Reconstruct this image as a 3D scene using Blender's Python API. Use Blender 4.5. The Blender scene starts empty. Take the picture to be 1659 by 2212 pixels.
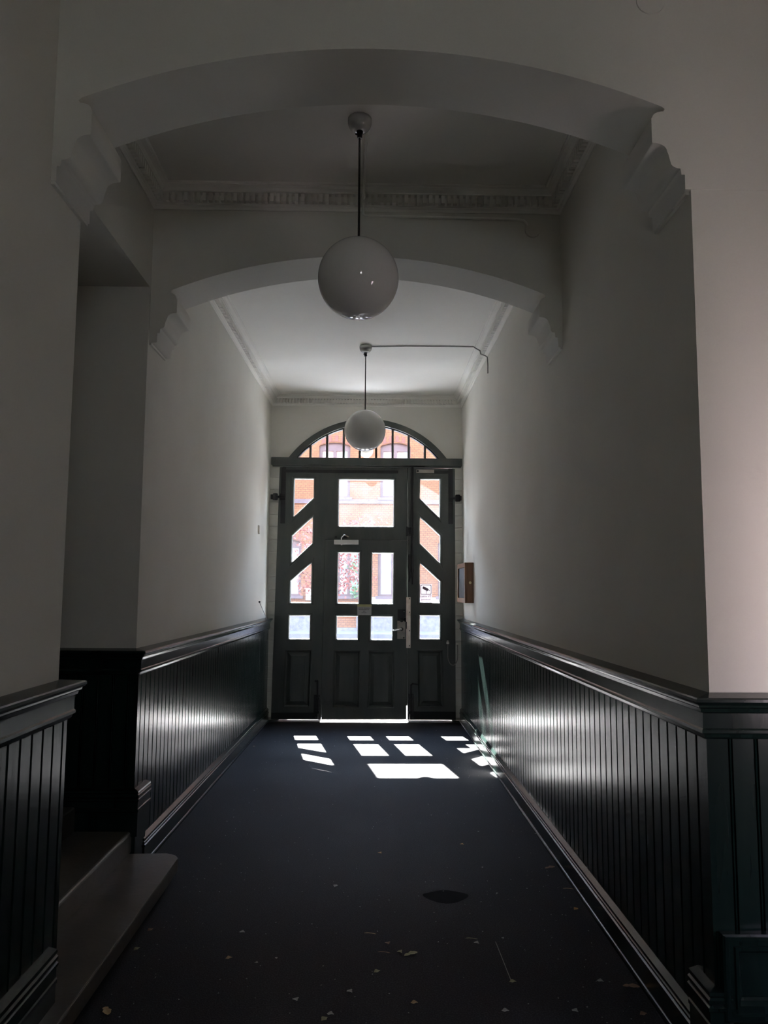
import bpy, bmesh, math, random
from mathutils import Vector, Matrix
random.seed(7)
sc = bpy.context.scene
COL = sc.collection

# ------------------------------------------------------------------ camera
cd = bpy.data.cameras.new('camera')
cam = bpy.data.objects.new('camera', cd)
COL.objects.link(cam)
r_, u_, f_ = (Vector((0.99986723, -0.01518434, 0.00591305)), Vector((-0.00742158, -0.10129681, 0.99482857)), Vector((0.01450684, 0.99474036, 0.10139606)))
m = Matrix((r_, u_, -f_)).transposed().to_4x4()
m.translation = (0, 0, 1.45)
cam.matrix_world = m
cd.sensor_fit = 'VERTICAL'
cd.sensor_height = 24.0
cd.lens = 1655.33 / 2212 * 24.0
cd.clip_start = 0.05
cd.clip_end = 300
sc.camera = cam

# ------------------------------------------------------------------ light, sky, exposure
sc.view_settings.view_transform = 'Standard'
sc.view_settings.look = 'None'
sc.view_settings.exposure = 0.63
sc.view_settings.gamma = 1.0
sc.view_settings.use_curve_mapping = False
sc.cycles.diffuse_bounces = 10
sc.cycles.max_bounces = 16
sc.cycles.transparent_max_bounces = 16
SUN = 125.0
SKY = 15.0

sd = bpy.data.lights.new('sun', 'SUN')
sd.energy = SUN
sd.angle = math.radians(0.6)
sd.color = (1.0, 0.975, 0.94)
so = bpy.data.objects.new('sun', sd)
COL.objects.link(so)
so.rotation_euler = Vector((0.166, -0.97, -1.0)).to_track_quat('-Z', 'Y').to_euler()
so.location = (-3, 25, 18)

w = bpy.data.worlds.new('sky')
sc.world = w
w.use_nodes = True
nt = w.node_tree
nt.nodes.clear()
wo = nt.nodes.new('ShaderNodeOutputWorld')
bg = nt.nodes.new('ShaderNodeBackground')
tc = nt.nodes.new('ShaderNodeTexCoord')
sp = nt.nodes.new('ShaderNodeSeparateXYZ')
cr = nt.nodes.new('ShaderNodeValToRGB')
nt.links.new(tc.outputs['Generated'], sp.inputs[0])
nt.links.new(sp.outputs['Z'], cr.inputs[0])
nt.links.new(cr.outputs[0], bg.inputs[0])
nt.links.new(bg.outputs[0], wo.inputs[0])
cr.color_ramp.elements[0].position = 0.0
cr.color_ramp.elements[0].color = (0.93, 0.96, 1.0, 1)
cr.color_ramp.elements[1].position = 0.7
cr.color_ramp.elements[1].color = (0.48, 0.66, 1.0, 1)
bg.inputs[1].default_value = SKY

def area(name, loc, direction, sx, sy, watts, color):
    d = bpy.data.lights.new(name, 'AREA')
    d.shape = 'RECTANGLE'
    d.size, d.size_y = sx, sy
    d.energy = watts
    d.color = color
    o = bpy.data.objects.new(name, d)
    COL.objects.link(o)
    o.location = loc
    o.rotation_euler = Vector(direction).to_track_quat('-Z', 'Z').to_euler()
    return o
# ------------------------------------------------------------------ materials
def mat(name):
    m = bpy.data.materials.new(name)
    m.use_nodes = True
    nt = m.node_tree
    return m, nt, nt.nodes['Principled BSDF']

def noisy(name, c1, c2, scale=6, rough=0.6, bump=0.0, bscale=60, metal=0.0, detail=4, spec=0.5, stretch=None, bdist=0.01):
    m, nt, p = mat(name)
    t = nt.nodes.new('ShaderNodeTexCoord')
    mp = nt.nodes.new('ShaderNodeMapping')
    if stretch: mp.inputs['Scale'].default_value = stretch
    nt.links.new(t.outputs['Object'], mp.inputs[0])
    n = nt.nodes.new('ShaderNodeTexNoise')
    n.inputs['Scale'].default_value = scale
    n.inputs['Detail'].default_value = detail
    nt.links.new(mp.outputs[0], n.inputs[0])
    r = nt.nodes.new('ShaderNodeValToRGB')
    r.color_ramp.elements[0].position = 0.35
    r.color_ramp.elements[1].position = 0.68
    r.color_ramp.elements[0].color = (*c1, 1)
    r.color_ramp.elements[1].color = (*c2, 1)
    nt.links.new(n.outputs[0], r.inputs[0])
    nt.links.new(r.outputs[0], p.inputs['Base Color'])
    p.inputs['Roughness'].default_value = rough
    p.inputs['Metallic'].default_value = metal
    p.inputs['Specular IOR Level'].default_value = spec
    if bump:
        n2 = nt.nodes.new('ShaderNodeTexNoise')
        n2.inputs['Scale'].default_value = bscale
        n2.inputs['Detail'].default_value = 5
        nt.links.new(mp.outputs[0], n2.inputs[0])
        b = nt.nodes.new('ShaderNodeBump')
        b.inputs['Strength'].default_value = bump
        b.inputs['Distance'].default_value = bdist
        nt.links.new(n2.outputs[0], b.inputs['Height'])
        nt.links.new(b.outputs[0], p.inputs['Normal'])
    return m

M = {}
M['plaster'] = noisy('plaster', (0.66, 0.645, 0.585), (0.69, 0.675, 0.615), 2.5, 0.75, 0.06, 35, spec=0.2)
M['ceiling'] = noisy('ceiling_paint', (0.80, 0.785, 0.735), (0.83, 0.815, 0.765), 2.0, 0.8, 0.05, 30, spec=0.15)
M['gloss'] = noisy('dark_green_gloss', (0.0058, 0.0140, 0.0122), (0.0085, 0.0185, 0.0162), 5, 0.235, 0.10, 14, stretch=(3, 3, 0.35), spec=0.40, bdist=0.004)
M['door'] = noisy('door_green', (0.060, 0.070, 0.065), (0.086, 0.092, 0.084), 3.5, 0.48, 0.12, 30, stretch=(2, 2, 0.4), spec=0.4)
M['doordark'] = noisy('door_dark', (0.008, 0.010, 0.012), (0.014, 0.016, 0.018), 5, 0.5)
M['stain'] = noisy('dried_stain', (0.0135, 0.0135, 0.016), (0.0165, 0.0165, 0.0195), 9, 0.8, spec=0.05)
M['iron'] = noisy('black_iron', (0.006, 0.006, 0.008), (0.012, 0.012, 0.014), 12, 0.45, 0.15, 60)
M['steel'] = noisy('worn_steel', (0.30, 0.27, 0.235), (0.46, 0.42, 0.37), 9, 0.34, metal=0.9)
M['strike'] = noisy('bare_steel', (0.74, 0.60, 0.50), (0.92, 0.82, 0.73), 14, 0.45, metal=0.0)
M['chrome'] = noisy('chrome', (0.72, 0.72, 0.72), (0.8, 0.8, 0.8), 4, 0.08, metal=1.0)
M['canopy'] = noisy('grey_lacquer', (0.40, 0.40, 0.385), (0.46, 0.46, 0.44), 4, 0.08, metal=0.3)
M['darkmetal'] = noisy('dark_bronze_tube', (0.05, 0.045, 0.04), (0.07, 0.065, 0.06), 4, 0.3, metal=0.8)
M['closer'] = noisy('silver_paint', (0.62, 0.60, 0.56), (0.68, 0.66, 0.62), 4, 0.4)
M['opal'] = noisy('opal_glass', (0.66, 0.65, 0.62), (0.68, 0.67, 0.64), 3, 0.04, spec=0.5)
M['road'] = noisy('street_asphalt', (0.075, 0.075, 0.09), (0.105, 0.105, 0.12), 3, 0.85, 0.2, 20)
M['strip'] = noisy('painted_brick', (0.54, 0.53, 0.475), (0.60, 0.59, 0.53), 9, 0.6, 0.3, 30)
M['stone'] = noisy('step_limestone', (0.075, 0.066, 0.055), (0.10, 0.09, 0.075), 7, 0.42, 0.1, 40)
M['wood'] = noisy('cabinet_wood', (0.13, 0.056, 0.026), (0.23, 0.110, 0.052), 7, 0.4, 0.05, 40, stretch=(4, 4, 0.5))
M['felt'] = noisy('notice_board', (0.13, 0.13, 0.15), (0.2, 0.2, 0.23), 7, 0.8)
M['brass'] = noisy('brass', (0.62, 0.50, 0.28), (0.75, 0.62, 0.38), 5, 0.3, metal=0.7)
M['paper'] = noisy('paper', (0.38, 0.38, 0.38), (0.42, 0.42, 0.42), 6, 0.6)
M['tape'] = noisy('yellow_tape', (0.40, 0.39, 0.17), (0.45, 0.43, 0.2), 6, 0.4)
M['ink'] = noisy('ink', (0.05, 0.05, 0.06), (0.09, 0.09, 0.1), 40, 0.7)
M['violet'] = noisy('sticker_print', (0.17, 0.12, 0.17), (0.2, 0.14, 0.2), 6, 0.6)
M['beige'] = noisy('beige_plastic', (0.66, 0.63, 0.55), (0.69, 0.66, 0.58), 5, 0.4)
M['cable'] = noisy('grey_cable', (0.22, 0.21, 0.19), (0.27, 0.26, 0.24), 5, 0.5)
M['street'] = noisy('street_paving', (0.66, 0.66, 0.66), (0.74, 0.74, 0.74), 3, 0.85, 0.2, 20)
M['frame_out'] = noisy('window_paint_purple', (0.055, 0.031, 0.034), (0.07, 0.042, 0.045), 5, 0.5)
M['bandstone'] = noisy('band_stone', (0.06, 0.041, 0.047), (0.08, 0.055, 0.062), 6, 0.7)
M['plinth'] = noisy('granite_plinth', (0.08, 0.08, 0.10), (0.115, 0.115, 0.135), 8, 0.7)
M['curtain'] = noisy('curtain_pink', (0.16, 0.11, 0.10), (0.26, 0.21, 0.20), 5, 0.8, stretch=(3, 3, 0.2))
M['blind'] = noisy('white_blind', (0.13, 0.13, 0.145), (0.22, 0.22, 0.235), 3, 0.7)
M['greenglass'] = noisy('room_glass', (0.12, 0.21, 0.20), (0.26, 0.32, 0.32), 3, 0.25)
M['skyglass'] = noisy('sky_glass', (0.14, 0.20, 0.23), (0.26, 0.29, 0.31), 3, 0.2)
M['bark'] = noisy('bark', (0.10, 0.06, 0.045), (0.17, 0.10, 0.08), 12, 0.9)
M['redleaf'] = noisy('copper_leaves', (0.13, 0.028, 0.02), (0.20, 0.055, 0.036), 4, 0.6)
M['plantgreen'] = noisy('plant_green', (0.025, 0.08, 0.025), (0.08, 0.16, 0.04), 8, 0.6)
M['whiteext'] = noisy('white_enamel', (0.35, 0.35, 0.35), (0.4, 0.4, 0.4), 3, 0.4)
M['leaf_tan'] = noisy('leaf_tan', (0.40, 0.27, 0.14), (0.55, 0.38, 0.20), 30, 0.7)
M['leaf_orange'] = noisy('leaf_orange', (0.45, 0.24, 0.08), (0.6, 0.33, 0.12), 30, 0.7)
M['leaf_grey'] = noisy('leaf_grey', (0.30, 0.29, 0.27), (0.45, 0.44, 0.42), 30, 0.7)
M['leaf_olive'] = noisy('leaf_olive', (0.28, 0.27, 0.15), (0.38, 0.36, 0.22), 30, 0.7)
M['leaf_brown'] = noisy('leaf_brown', (0.20, 0.11, 0.07), (0.32, 0.19, 0.12), 30, 0.7)

def brick_mat(name, a, b, mortar, bw, rh, ms):
    m, nt, p = mat(name)
    t = nt.nodes.new('ShaderNodeTexCoord')
    mp = nt.nodes.new('ShaderNodeMapping')
    mp.inputs['Rotation'].default_value = (math.radians(-90), 0, 0)
    nt.links.new(t.outputs['Object'], mp.inputs[0])
    br = nt.nodes.new('ShaderNodeTexBrick')
    br.inputs['Color1'].default_value = (*a, 1)
    br.inputs['Color2'].default_value = (*b, 1)
    br.inputs['Mortar'].default_value = (*mortar, 1)
    br.inputs['Scale'].default_value = 1.0
    br.inputs['Mortar Size'].default_value = ms
    br.inputs['Brick Width'].default_value = bw
    br.inputs['Row Height'].default_value = rh
    nt.links.new(mp.outputs[0], br.inputs[0])
    nt.links.new(br.outputs[0], p.inputs['Base Color'])
    p.inputs['Roughness'].default_value = 0.85
    return m
M['brick'] = brick_mat('orange_brick', (0.150, 0.061, 0.0225), (0.122, 0.046, 0.0155), (0.058, 0.022, 0.010), 0.155, 0.0767, 0.008)
M['brickown'] = brick_mat('own_brick', (0.115, 0.048, 0.024), (0.095, 0.038, 0.018), (0.06, 0.027, 0.016), 0.25, 0.0767, 0.01)
M['darkbrick'] = noisy('dark_brick', (0.085, 0.030, 0.024), (0.10, 0.038, 0.028), 8, 0.85)

# dark floor covering with fine pale grains
def floor_mat():
    m, nt, p = mat('dark_floor')
    t = nt.nodes.new('ShaderNodeTexCoord')
    n = nt.nodes.new('ShaderNodeTexNoise'); n.inputs['Scale'].default_value = 1.6; n.inputs['Detail'].default_value = 6
    nt.links.new(t.outputs['Object'], n.inputs[0])
    r = nt.nodes.new('ShaderNodeValToRGB')
    r.color_ramp.elements[0].position = 0.3; r.color_ramp.elements[0].color = (0.0205, 0.0205, 0.0245, 1)
    r.color_ramp.elements[1].position = 0.7; r.color_ramp.elements[1].color = (0.0275, 0.0275, 0.0325, 1)
    nt.links.new(n.outputs[0], r.inputs[0])
    v = nt.nodes.new('ShaderNodeTexNoise'); v.inputs['Scale'].default_value = 170; v.inputs['Detail'].default_value = 2
    nt.links.new(t.outputs['Object'], v.inputs[0])
    r2 = nt.nodes.new('ShaderNodeValToRGB')
    r2.color_ramp.elements[0].position = 0.45; r2.color_ramp.elements[0].color = (0.72, 0.72, 0.72, 1)
    r2.color_ramp.elements[1].position = 0.66; r2.color_ramp.elements[1].color = (1.7, 1.7, 1.75, 1)
    nt.links.new(v.outputs[0], r2.inputs[0])
    mx = nt.nodes.new('ShaderNodeMix'); mx.data_type = 'RGBA'; mx.blend_type = 'MULTIPLY'; mx.inputs[0].default_value = 1.0
    nt.links.new(r.outputs[0], mx.inputs[6]); nt.links.new(r2.outputs[0], mx.inputs[7])
    nt.links.new(mx.outputs[2], p.inputs['Base Color'])
    p.inputs['Roughness'].default_value = 0.68
    p.inputs['Specular IOR Level'].default_value = 0.14
    b = nt.nodes.new('ShaderNodeBump'); b.inputs['Strength'].default_value = 0.25; b.inputs['Distance'].default_value = 0.004
    nt.links.new(v.outputs[0], b.inputs['Height']); nt.links.new(b.outputs[0], p.inputs['Normal'])
    return m
M['floor'] = floor_mat()

def film_mat(name, c, t):
    m, nt, p = mat(name)
    p.inputs['Base Color'].default_value = (*c, 1); p.inputs['Roughness'].default_value = 0.5
    tl = nt.nodes.new('ShaderNodeBsdfTranslucent'); tl.inputs[0].default_value = (*t, 1)
    ad = nt.nodes.new('ShaderNodeAddShader')
    nt.links.new(p.outputs[0], ad.inputs[0]); nt.links.new(tl.outputs[0], ad.inputs[1])
    nt.links.new(ad.outputs[0], nt.nodes['Material Output'].inputs[0])
    return m
M['sticker'] = film_mat('backlit_film', (0.5, 0.48, 0.5), (0.024, 0.0215, 0.0245))

# old window glass with a film of dust (scatters the sunlight that strikes it)
def glass_mat(name, haze, hcol=(0.66, 0.82, 1.0)):
    m = bpy.data.materials.new(name)
    m.use_nodes = True
    nt = m.node_tree
    nt.nodes.clear()
    out = nt.nodes.new('ShaderNodeOutputMaterial')
    tr = nt.nodes.new('ShaderNodeBsdfTransparent'); tr.inputs[0].default_value = (0.96, 0.97, 0.965, 1)
    gl = nt.nodes.new('ShaderNodeBsdfGlossy'); gl.inputs['Roughness'].default_value = 0.02
    tl = nt.nodes.new('ShaderNodeBsdfTranslucent'); tl.inputs[0].default_value = (*hcol, 1)
    t = nt.nodes.new('ShaderNodeTexCoord')
    n = nt.nodes.new('ShaderNodeTexNoise'); n.inputs['Scale'].default_value = 9; n.inputs['Detail'].default_value = 6
    nt.links.new(t.outputs['Object'], n.inputs[0])
    mr = nt.nodes.new('ShaderNodeMapRange')
    mr.inputs[1].default_value = 0.3; mr.inputs[2].default_value = 0.75
    mr.inputs[3].default_value = haze * 0.7; mr.inputs[4].default_value = haze * 1.4
    nt.links.new(n.outputs[0], mr.inputs[0])
    m1 = nt.nodes.new('ShaderNodeMixShader')
    nt.links.new(mr.outputs[0], m1.inputs[0]); nt.links.new(tr.outputs[0], m1.inputs[1]); nt.links.new(tl.outputs[0], m1.inputs[2])
    m2 = nt.nodes.new('ShaderNodeMixShader'); m2.inputs[0].default_value = 0.035
    nt.links.new(m1.outputs[0], m2.inputs[1]); nt.links.new(gl.outputs[0], m2.inputs[2])
    nt.links.new(m2.outputs[0], out.inputs[0])
    return m
M['glass'] = glass_mat('pane_glass', 0.0025)
M['glassdusty'] = glass_mat('dusty_pane_glass', 0.0056)
M['glassclear'] = glass_mat('clear_pane_glass', 0.0006)

def tint_mat(name, c):
    m = bpy.data.materials.new(name); m.use_nodes = True
    nt = m.node_tree; nt.nodes.clear()
    out = nt.nodes.new('ShaderNodeOutputMaterial'); tr = nt.nodes.new('ShaderNodeBsdfTransparent'); tr.inputs[0].default_value = (*c, 1)
    nt.links.new(tr.outputs[0], out.inputs[0])
    return m
M['rosytint'] = tint_mat('rosy_light_tint', (1.0, 0.885, 0.895))  # pink tint put into the added window's pane to colour its daylight

# ------------------------------------------------------------------ helpers
def tag(o, label=None, cat=None, group=None, kind=None):
    if label: o['label'] = label
    if cat: o['category'] = cat
    if group: o['group'] = group
    if kind: o['kind'] = kind
    return o

def link(name, me, material=None, parent=None, smooth=False):
    o = bpy.data.objects.new(name, me)
    COL.objects.link(o)
    if material and not me.materials: me.materials.append(material)
    if smooth:
        for p in me.polygons: p.use_smooth = True
    if parent: o.parent = parent
    return o

def empty(name, loc=(0, 0, 0)):
    o = bpy.data.objects.new(name, None)
    COL.objects.link(o)
    o.location = loc
    o.empty_display_size = 0.05
    return o

class B:
    """collects shapes into one mesh"""
    def __init__(s): s.bm = bmesh.new()
    def box(s, x0, x1, y0, y1, z0, z1, bev=0.0):
        v = [s.bm.verts.new(c) for c in ((x0,y0,z0),(x1,y0,z0),(x1,y1,z0),(x0,y1,z0),(x0,y0,z1),(x1,y0,z1),(x1,y1,z1),(x0,y1,z1))]
        fs = [s.bm.faces.new([v[i] for i in f]) for f in ((0,3,2,1),(4,5,6,7),(0,1,5,4),(1,2,6,5),(2,3,7,6),(3,0,4,7))]
        if bev:
            es = set(e for f in fs for e in f.edges)
            bmesh.ops.bevel(s.bm, geom=list(es), offset=bev, segments=2, affect='EDGES', profile=0.5)
        return s
    def hexa(s, pts):
        v = [s.bm.verts.new(c) for c in pts]
        for f in ((0,3,2,1),(4,5,6,7),(0,1,5,4),(1,2,6,5),(2,3,7,6),(3,0,4,7)): s.bm.faces.new([v[i] for i in f])
        return s
    def lathe(s, prof, cx, cy, n=40, cap=True):
        """prof: list of (r, z) from bottom to top"""
        rings = []
        for r, z in prof:
            if r < 1e-5: rings.append([s.bm.verts.new((cx, cy, z))])
            else: rings.append([s.bm.verts.new((cx + r*math.cos(2*math.pi*i/n), cy + r*math.sin(2*math.pi*i/n), z)) for i in range(n)])
        for a, b in zip(rings, rings[1:]):
            for i in range(n):
                j = (i+1) % n
                if len(a) == 1 and len(b) == 1: continue
                if len(a) == 1: s.bm.faces.new((a[0], b[j], b[i]))
                elif len(b) == 1: s.bm.faces.new((a[i], a[j], b[0]))
                else: s.bm.faces.new((a[i], a[j], b[j], b[i]))
        return s
    def cyl_y(s, x, z, r, y0, y1, n=20, r2=None):
        r2 = r if r2 is None else r2
        a = [s.bm.verts.new((x + r*math.cos(2*math.pi*i/n), y0, z + r*math.sin(2*math.pi*i/n))) for i in range(n)]
        b = [s.bm.verts.new((x + r2*math.cos(2*math.pi*i/n), y1, z + r2*math.sin(2*math.pi*i/n))) for i in range(n)]
        for i in range(n):
            j = (i+1) % n
            s.bm.faces.new((a[j], a[i], b[i], b[j]))
        s.bm.faces.new(a); s.bm.faces.new(b[::-1])
        return s
    def tube(s, pts, r, n=10, closed_ends=True):
        pts = [Vector(p) for p in pts]
        rings = []
        up = None
        for i, p in enumerate(pts):
            if i == 0: t = (pts[1]-p)
            elif i == len(pts)-1: t = (p-pts[i-1])
            else: t = (pts[i+1]-p).normalized() + (p-pts[i-1]).normalized()
            t.normalize()
            if up is None:
                up = Vector((0,0,1)) if abs(t.z) < 0.9 else Vector((1,0,0))
            a = t.cross(up)
            if a.length < 1e-4: a = t.cross(Vector((0,1,0)))
            a.normalize()
            b = t.cross(a).normalized()
            up = -b if (-b).dot(up) > 0 else b
            rr = r[i] if isinstance(r, (list, tuple)) else r
            rings.append([s.bm.verts.new(p + a*rr*math.cos(2*math.pi*k/n) + b*rr*math.sin(2*math.pi*k/n)) for k in range(n)])
        for a, b in zip(rings, rings[1:]):
            for k in range(n):
                j = (k+1) % n
                s.bm.faces.new((a[k], a[j], b[j], b[k]))
        if closed_ends:
            s.bm.faces.new(rings[0][::-1]); s.bm.faces.new(rings[-1])
        return s
    def sphere(s, c, r, seg=48, rings=32, sq=1.0):
        bmesh.ops.create_uvsphere(s.bm, u_segments=seg, v_segments=rings, radius=r, matrix=Matrix.Translation(c) @ Matrix.Diagonal((1, 1, sq, 1)))
        return s
    def ring_xz(s, poly, prof):
        """sweep a profile round a closed polygon in the XZ plane; prof: list of (offset outwards, y)"""
        n = len(poly)
        area2 = sum(poly[i][0]*poly[(i+1) % n][1]-poly[(i+1) % n][0]*poly[i][1] for i in range(n))
        sg = 1 if area2 > 0 else -1
        loops = []
        for off, y in prof:
            loops.append([s.bm.verts.new((px, y, pz)) for px, pz in offset_poly(poly, off*sg)])
        for a, b in zip(loops, loops[1:]):
            for i in range(n):
                j = (i+1) % n
                s.bm.faces.new((a[i], a[j], b[j], b[i]))
        return loops
    def sweep(s, path, prof, side=1, caps=True):
        """path: XY points; prof: closed list of (offset, z); offset goes to the left (side=1) of travel"""
        path = [Vector((p[0], p[1])) for p in path]
        nrm = []
        for i in range(len(path)-1):
            d = (path[i+1]-path[i]).normalized()
            nrm.append(Vector((-d.y, d.x))*side)
        ms = []
        for i in range(len(path)):
            if i == 0: ms.append(nrm[0])
            elif i == len(path)-1: ms.append(nrm[-1])
            else:
                q = (nrm[i-1]+nrm[i]); ms.append(q/(1+nrm[i-1].dot(nrm[i])))
        rings = [[s.bm.verts.new((p.x+mm.x*o, p.y+mm.y*o, z)) for o, z in prof] for p, mm in zip(path, ms)]
        k = len(prof)
        for a, b in zip(rings, rings[1:]):
            for i in range(k):
                j = (i+1) % k
                s.bm.faces.new((a[i], b[i], b[j], a[j]))
        if caps:
            s.bm.faces.new(rings[0]); s.bm.faces.new(rings[-1][::-1])
        return s
    def done(s, name, material, parent=None, smooth=False, angle=None):
        bmesh.ops.remove_doubles(s.bm, verts=s.bm.verts, dist=1e-6)
        bmesh.ops.recalc_face_normals(s.bm, faces=s.bm.faces)
        me = bpy.data.meshes.new(name)
        s.bm.to_mesh(me); s.bm.free()
        if smooth and angle:
            for p in me.polygons: p.use_smooth = True
            me.set_sharp_from_angle(angle=math.radians(angle))
        return link(name, me, material, parent, smooth and not angle)

def offset_poly(poly, d):
    """positive d moves outwards for a counter-clockwise polygon"""
    n = len(poly); out = []
    for i in range(n):
        p0, p1, p2 = Vector(poly[i-1]), Vector(poly[i]), Vector(poly[(i+1) % n])
        d1 = (p1-p0).normalized(); d2 = (p2-p1).normalized()
        n1 = Vector((d1.y, -d1.x)); n2 = Vector((d2.y, -d2.x))
        q = n1+n2; den = 1+n1.dot(n2)
        out.append(tuple(p1 + q/den*d) if den > 1e-3 else tuple(p1+n1*d))
    return out

def plate(name, outer, holes, y0, y1, material, parent=None, bevel=0.0):
    """a slab in the XZ plane from y0 to y1, outline with holes"""
    cu = bpy.data.curves.new(name, 'CURVE')
    cu.dimensions = '2D'; cu.fill_mode = 'BOTH'
    for loop in [outer]+list(holes):
        s = cu.splines.new('POLY')
        s.points.add(len(loop)-1)
        for p, c in zip(s.points, loop): p.co = (c[0], c[1], 0, 1)
        s.use_cyclic_u = True
    cu.extrude = abs(y1-y0)/2 - bevel
    cu.bevel_depth = bevel
    cu.bevel_resolution = 1 if bevel else 0
    if bevel: cu.offset = -bevel
    o = bpy.data.objects.new(name, cu)
    COL.objects.link(o)
    dg = bpy.context.evaluated_depsgraph_get()
    me = bpy.data.meshes.new_from_object(o.evaluated_get(dg))
    bpy.data.objects.remove(o); bpy.data.curves.remove(cu)
    yc = (y0+y1)/2
    for v in me.vertices:
        x, z, h = v.co
        v.co = (x, yc-h, z)
    me.name = name
    me.materials.clear()
    for p in me.polygons: p.material_index = 0
    me.update()
    return link(name, me, material, parent)

def text_mesh(name, body, size, loc, material, parent=None, mirror=False, align='CENTER', extrude=0.0004):
    cu = bpy.data.curves.new(name, 'FONT')
    cu.body = body; cu.size = size; cu.align_x = align; cu.extrude = extrude
    o = bpy.data.objects.new(name, cu)
    COL.objects.link(o)
    dg = bpy.context.evaluated_depsgraph_get()
    me = bpy.data.meshes.new_from_object(o.evaluated_get(dg))
    bpy.data.objects.remove(o); bpy.data.curves.remove(cu)
    for v in me.vertices:
        x, z, h = v.co
        v.co = (loc[0] + (-x if mirror else x), loc[1]-h, loc[2]+z)
    if mirror: me.flip_normals()
    me.materials.clear()
    for p in me.polygons: p.material_index = 0
    return link(name, me, material, parent)

def arc(cx, cz, R, a0, a1, n):
    return [(cx+R*math.cos(a0+(a1-a0)*i/n), cz+R*math.sin(a0+(a1-a0)*i/n)) for i in range(n+1)]

def arc_through(x0, x1, zs, apex, n=40):
    """points from x0 to x1 on a circular segment with springing height zs and crown height apex"""
    c = (x0+x1)/2; h = (x1-x0)/2; s = apex-zs
    R = (h*h+s*s)/(2*s); cz = apex-R
    a = math.asin(h/R)
    return [(c+R*math.sin(-a+2*a*i/n), cz+R*math.cos(-a+2*a*i/n)) for i in range(n+1)]

# ------------------------------------------------------------------ key dimensions (metres)
YA, YA2 = 2.42, 2.72          # near arch
YB, YB2 = 4.12, 4.42          # far arch
YD = 8.72                     # inner face of the street wall
YE = 9.40                     # outer face of the street wall
CEIL = 3.68
LNEAR = -1.07
def XL(y): return -1.239 + (y-4.1)/(8.72-4.1)*0.059
def XR(y): return 1.054 - (y-2.42)/(8.72-2.42)*0.030
DADO = 1.138

# ------------------------------------------------------------------ floor, ceilings, walls
b = B(); b.box(-4.0, 2.7, -2.1, 8.63, -0.08, 0.0)
tag(b.done('floor', M['floor']), 'dark blue-black speckled floor running the length of the passage', 'floor', kind='structure')

b = B(); b.box(-1.4, 1.2, YA2, YB, CEIL, CEIL+0.1); b.box(-1.4, 1.2, YB2, YD+0.02, CEIL, CEIL+0.1)
tag(b.done('ceiling', M['ceiling']), 'white plaster ceiling of the two bays between the arches and the door', 'ceiling', kind='structure')
b = B(); b.box(-1.2, 1.55, -2.1, YA, CEIL, CEIL+0.1); b.box(1.45, 2.75, 1.00, YA, CEIL, CEIL+0.1)
tag(b.done('ceiling_near', M['ceiling']), 'ceiling of the near hall in front of the first arch', 'ceiling', kind='structure')

# left wall: passage stretch, piece above the stair opening
b = B()
b.hexa([(-2.2, YB-.02, 0), (XL(YB-.02), YB-.02, 0), (XL(YD)+0, YD+.02, 0), (XL(YD)-.3, YD+.02, 0),
        (-2.2, YB-.02, CEIL), (XL(YB-.02), YB-.02, CEIL), (XL(YD)+0, YD+.02, CEIL), (XL(YD)-.3, YD+.02, CEIL)])
b.box(-2.2, -1.2392, 2.68, YB-.021, 3.107, CEIL+.1)
tag(b.done('wall_left', M['plaster']), 'left passage wall from the stair opening to the street door, white above green boarding', 'wall', kind='structure')
# near left wall block
b = B(); b.box(-1.9, LNEAR, -2.1, 2.68, 0, CEIL+.1)
tag(b.done('wall_left_near', M['plaster']), 'near left wall ending at the dark stair opening', 'wall', kind='structure')
# stair hall behind the opening
b = B()
b.box(-4.1, -4.0, 1.0, 5.2, 0, CEIL+.1)
b.box(-4.1, -2.2, 4.52, 4.62, 0, CEIL+.1)
b.box(-4.1, -1.9, 0.9, 1.0, 0, CEIL+.1)
b.box(-4.1, -1.9, 0.9, 5.2, CEIL, CEIL+.1)
tag(b.done('wall_stair', M['plaster']), 'dim walls of the stair hall beyond the left opening', 'wall', kind='structure')
# right wall
b = B()
b.hexa([(XR(YA), YA, 0), (2.7, YA, 0), (XR(YD)+.3, YD+.02, 0), (XR(YD), YD+.02, 0),
        (XR(YA), YA+.002, CEIL), (2.7, YA+.002, CEIL), (XR(YD)+.3, YD+.02, CEIL), (XR(YD), YD+.02, CEIL)])
tag(b.done('wall_right', M['plaster']), 'long right passage wall from the near corner to the street door', 'wall', kind='structure')
# near hall: added partition against window light, added side recess and window lighting the near corner, back wall with yard door
b = B(); b.box(1.45, 1.55, -2.1, 1.70, 0, CEIL+.1)
tag(b.done('wall_light_partition', M['plaster']), 'unseen partition beside the camera, added to shield the near left wall from window light', 'wall', kind='structure')
b = B()
b.box(2.60, 2.75, 1.00, 2.72, 0, CEIL+.1)
b.box(2.45, 2.60, 1.00, 1.15, 0, CEIL+.1)
b.box(1.55, 2.45, 1.00, 1.15, 0, 0.90); b.box(1.55, 2.45, 1.00, 1.15, 1.58, CEIL+.1)
tag(b.done('wall_light_recess', M['plaster']), 'unseen recess walls by the near right corner, added to shape the window light', 'wall', kind='structure')
b = B(); b.box(-1.2, 0.05, -2.1, -1.98, 0, CEIL+.1); b.box(1.40, 1.55, -2.1, -1.98, 0, CEIL+.1); b.box(0.05, 1.40, -2.1, -1.98, 2.45, CEIL+.1)
tag(b.done('wall_back', M['plaster']), 'back wall of the near hall behind the camera with the yard door', 'wall', kind='structure')
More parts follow.
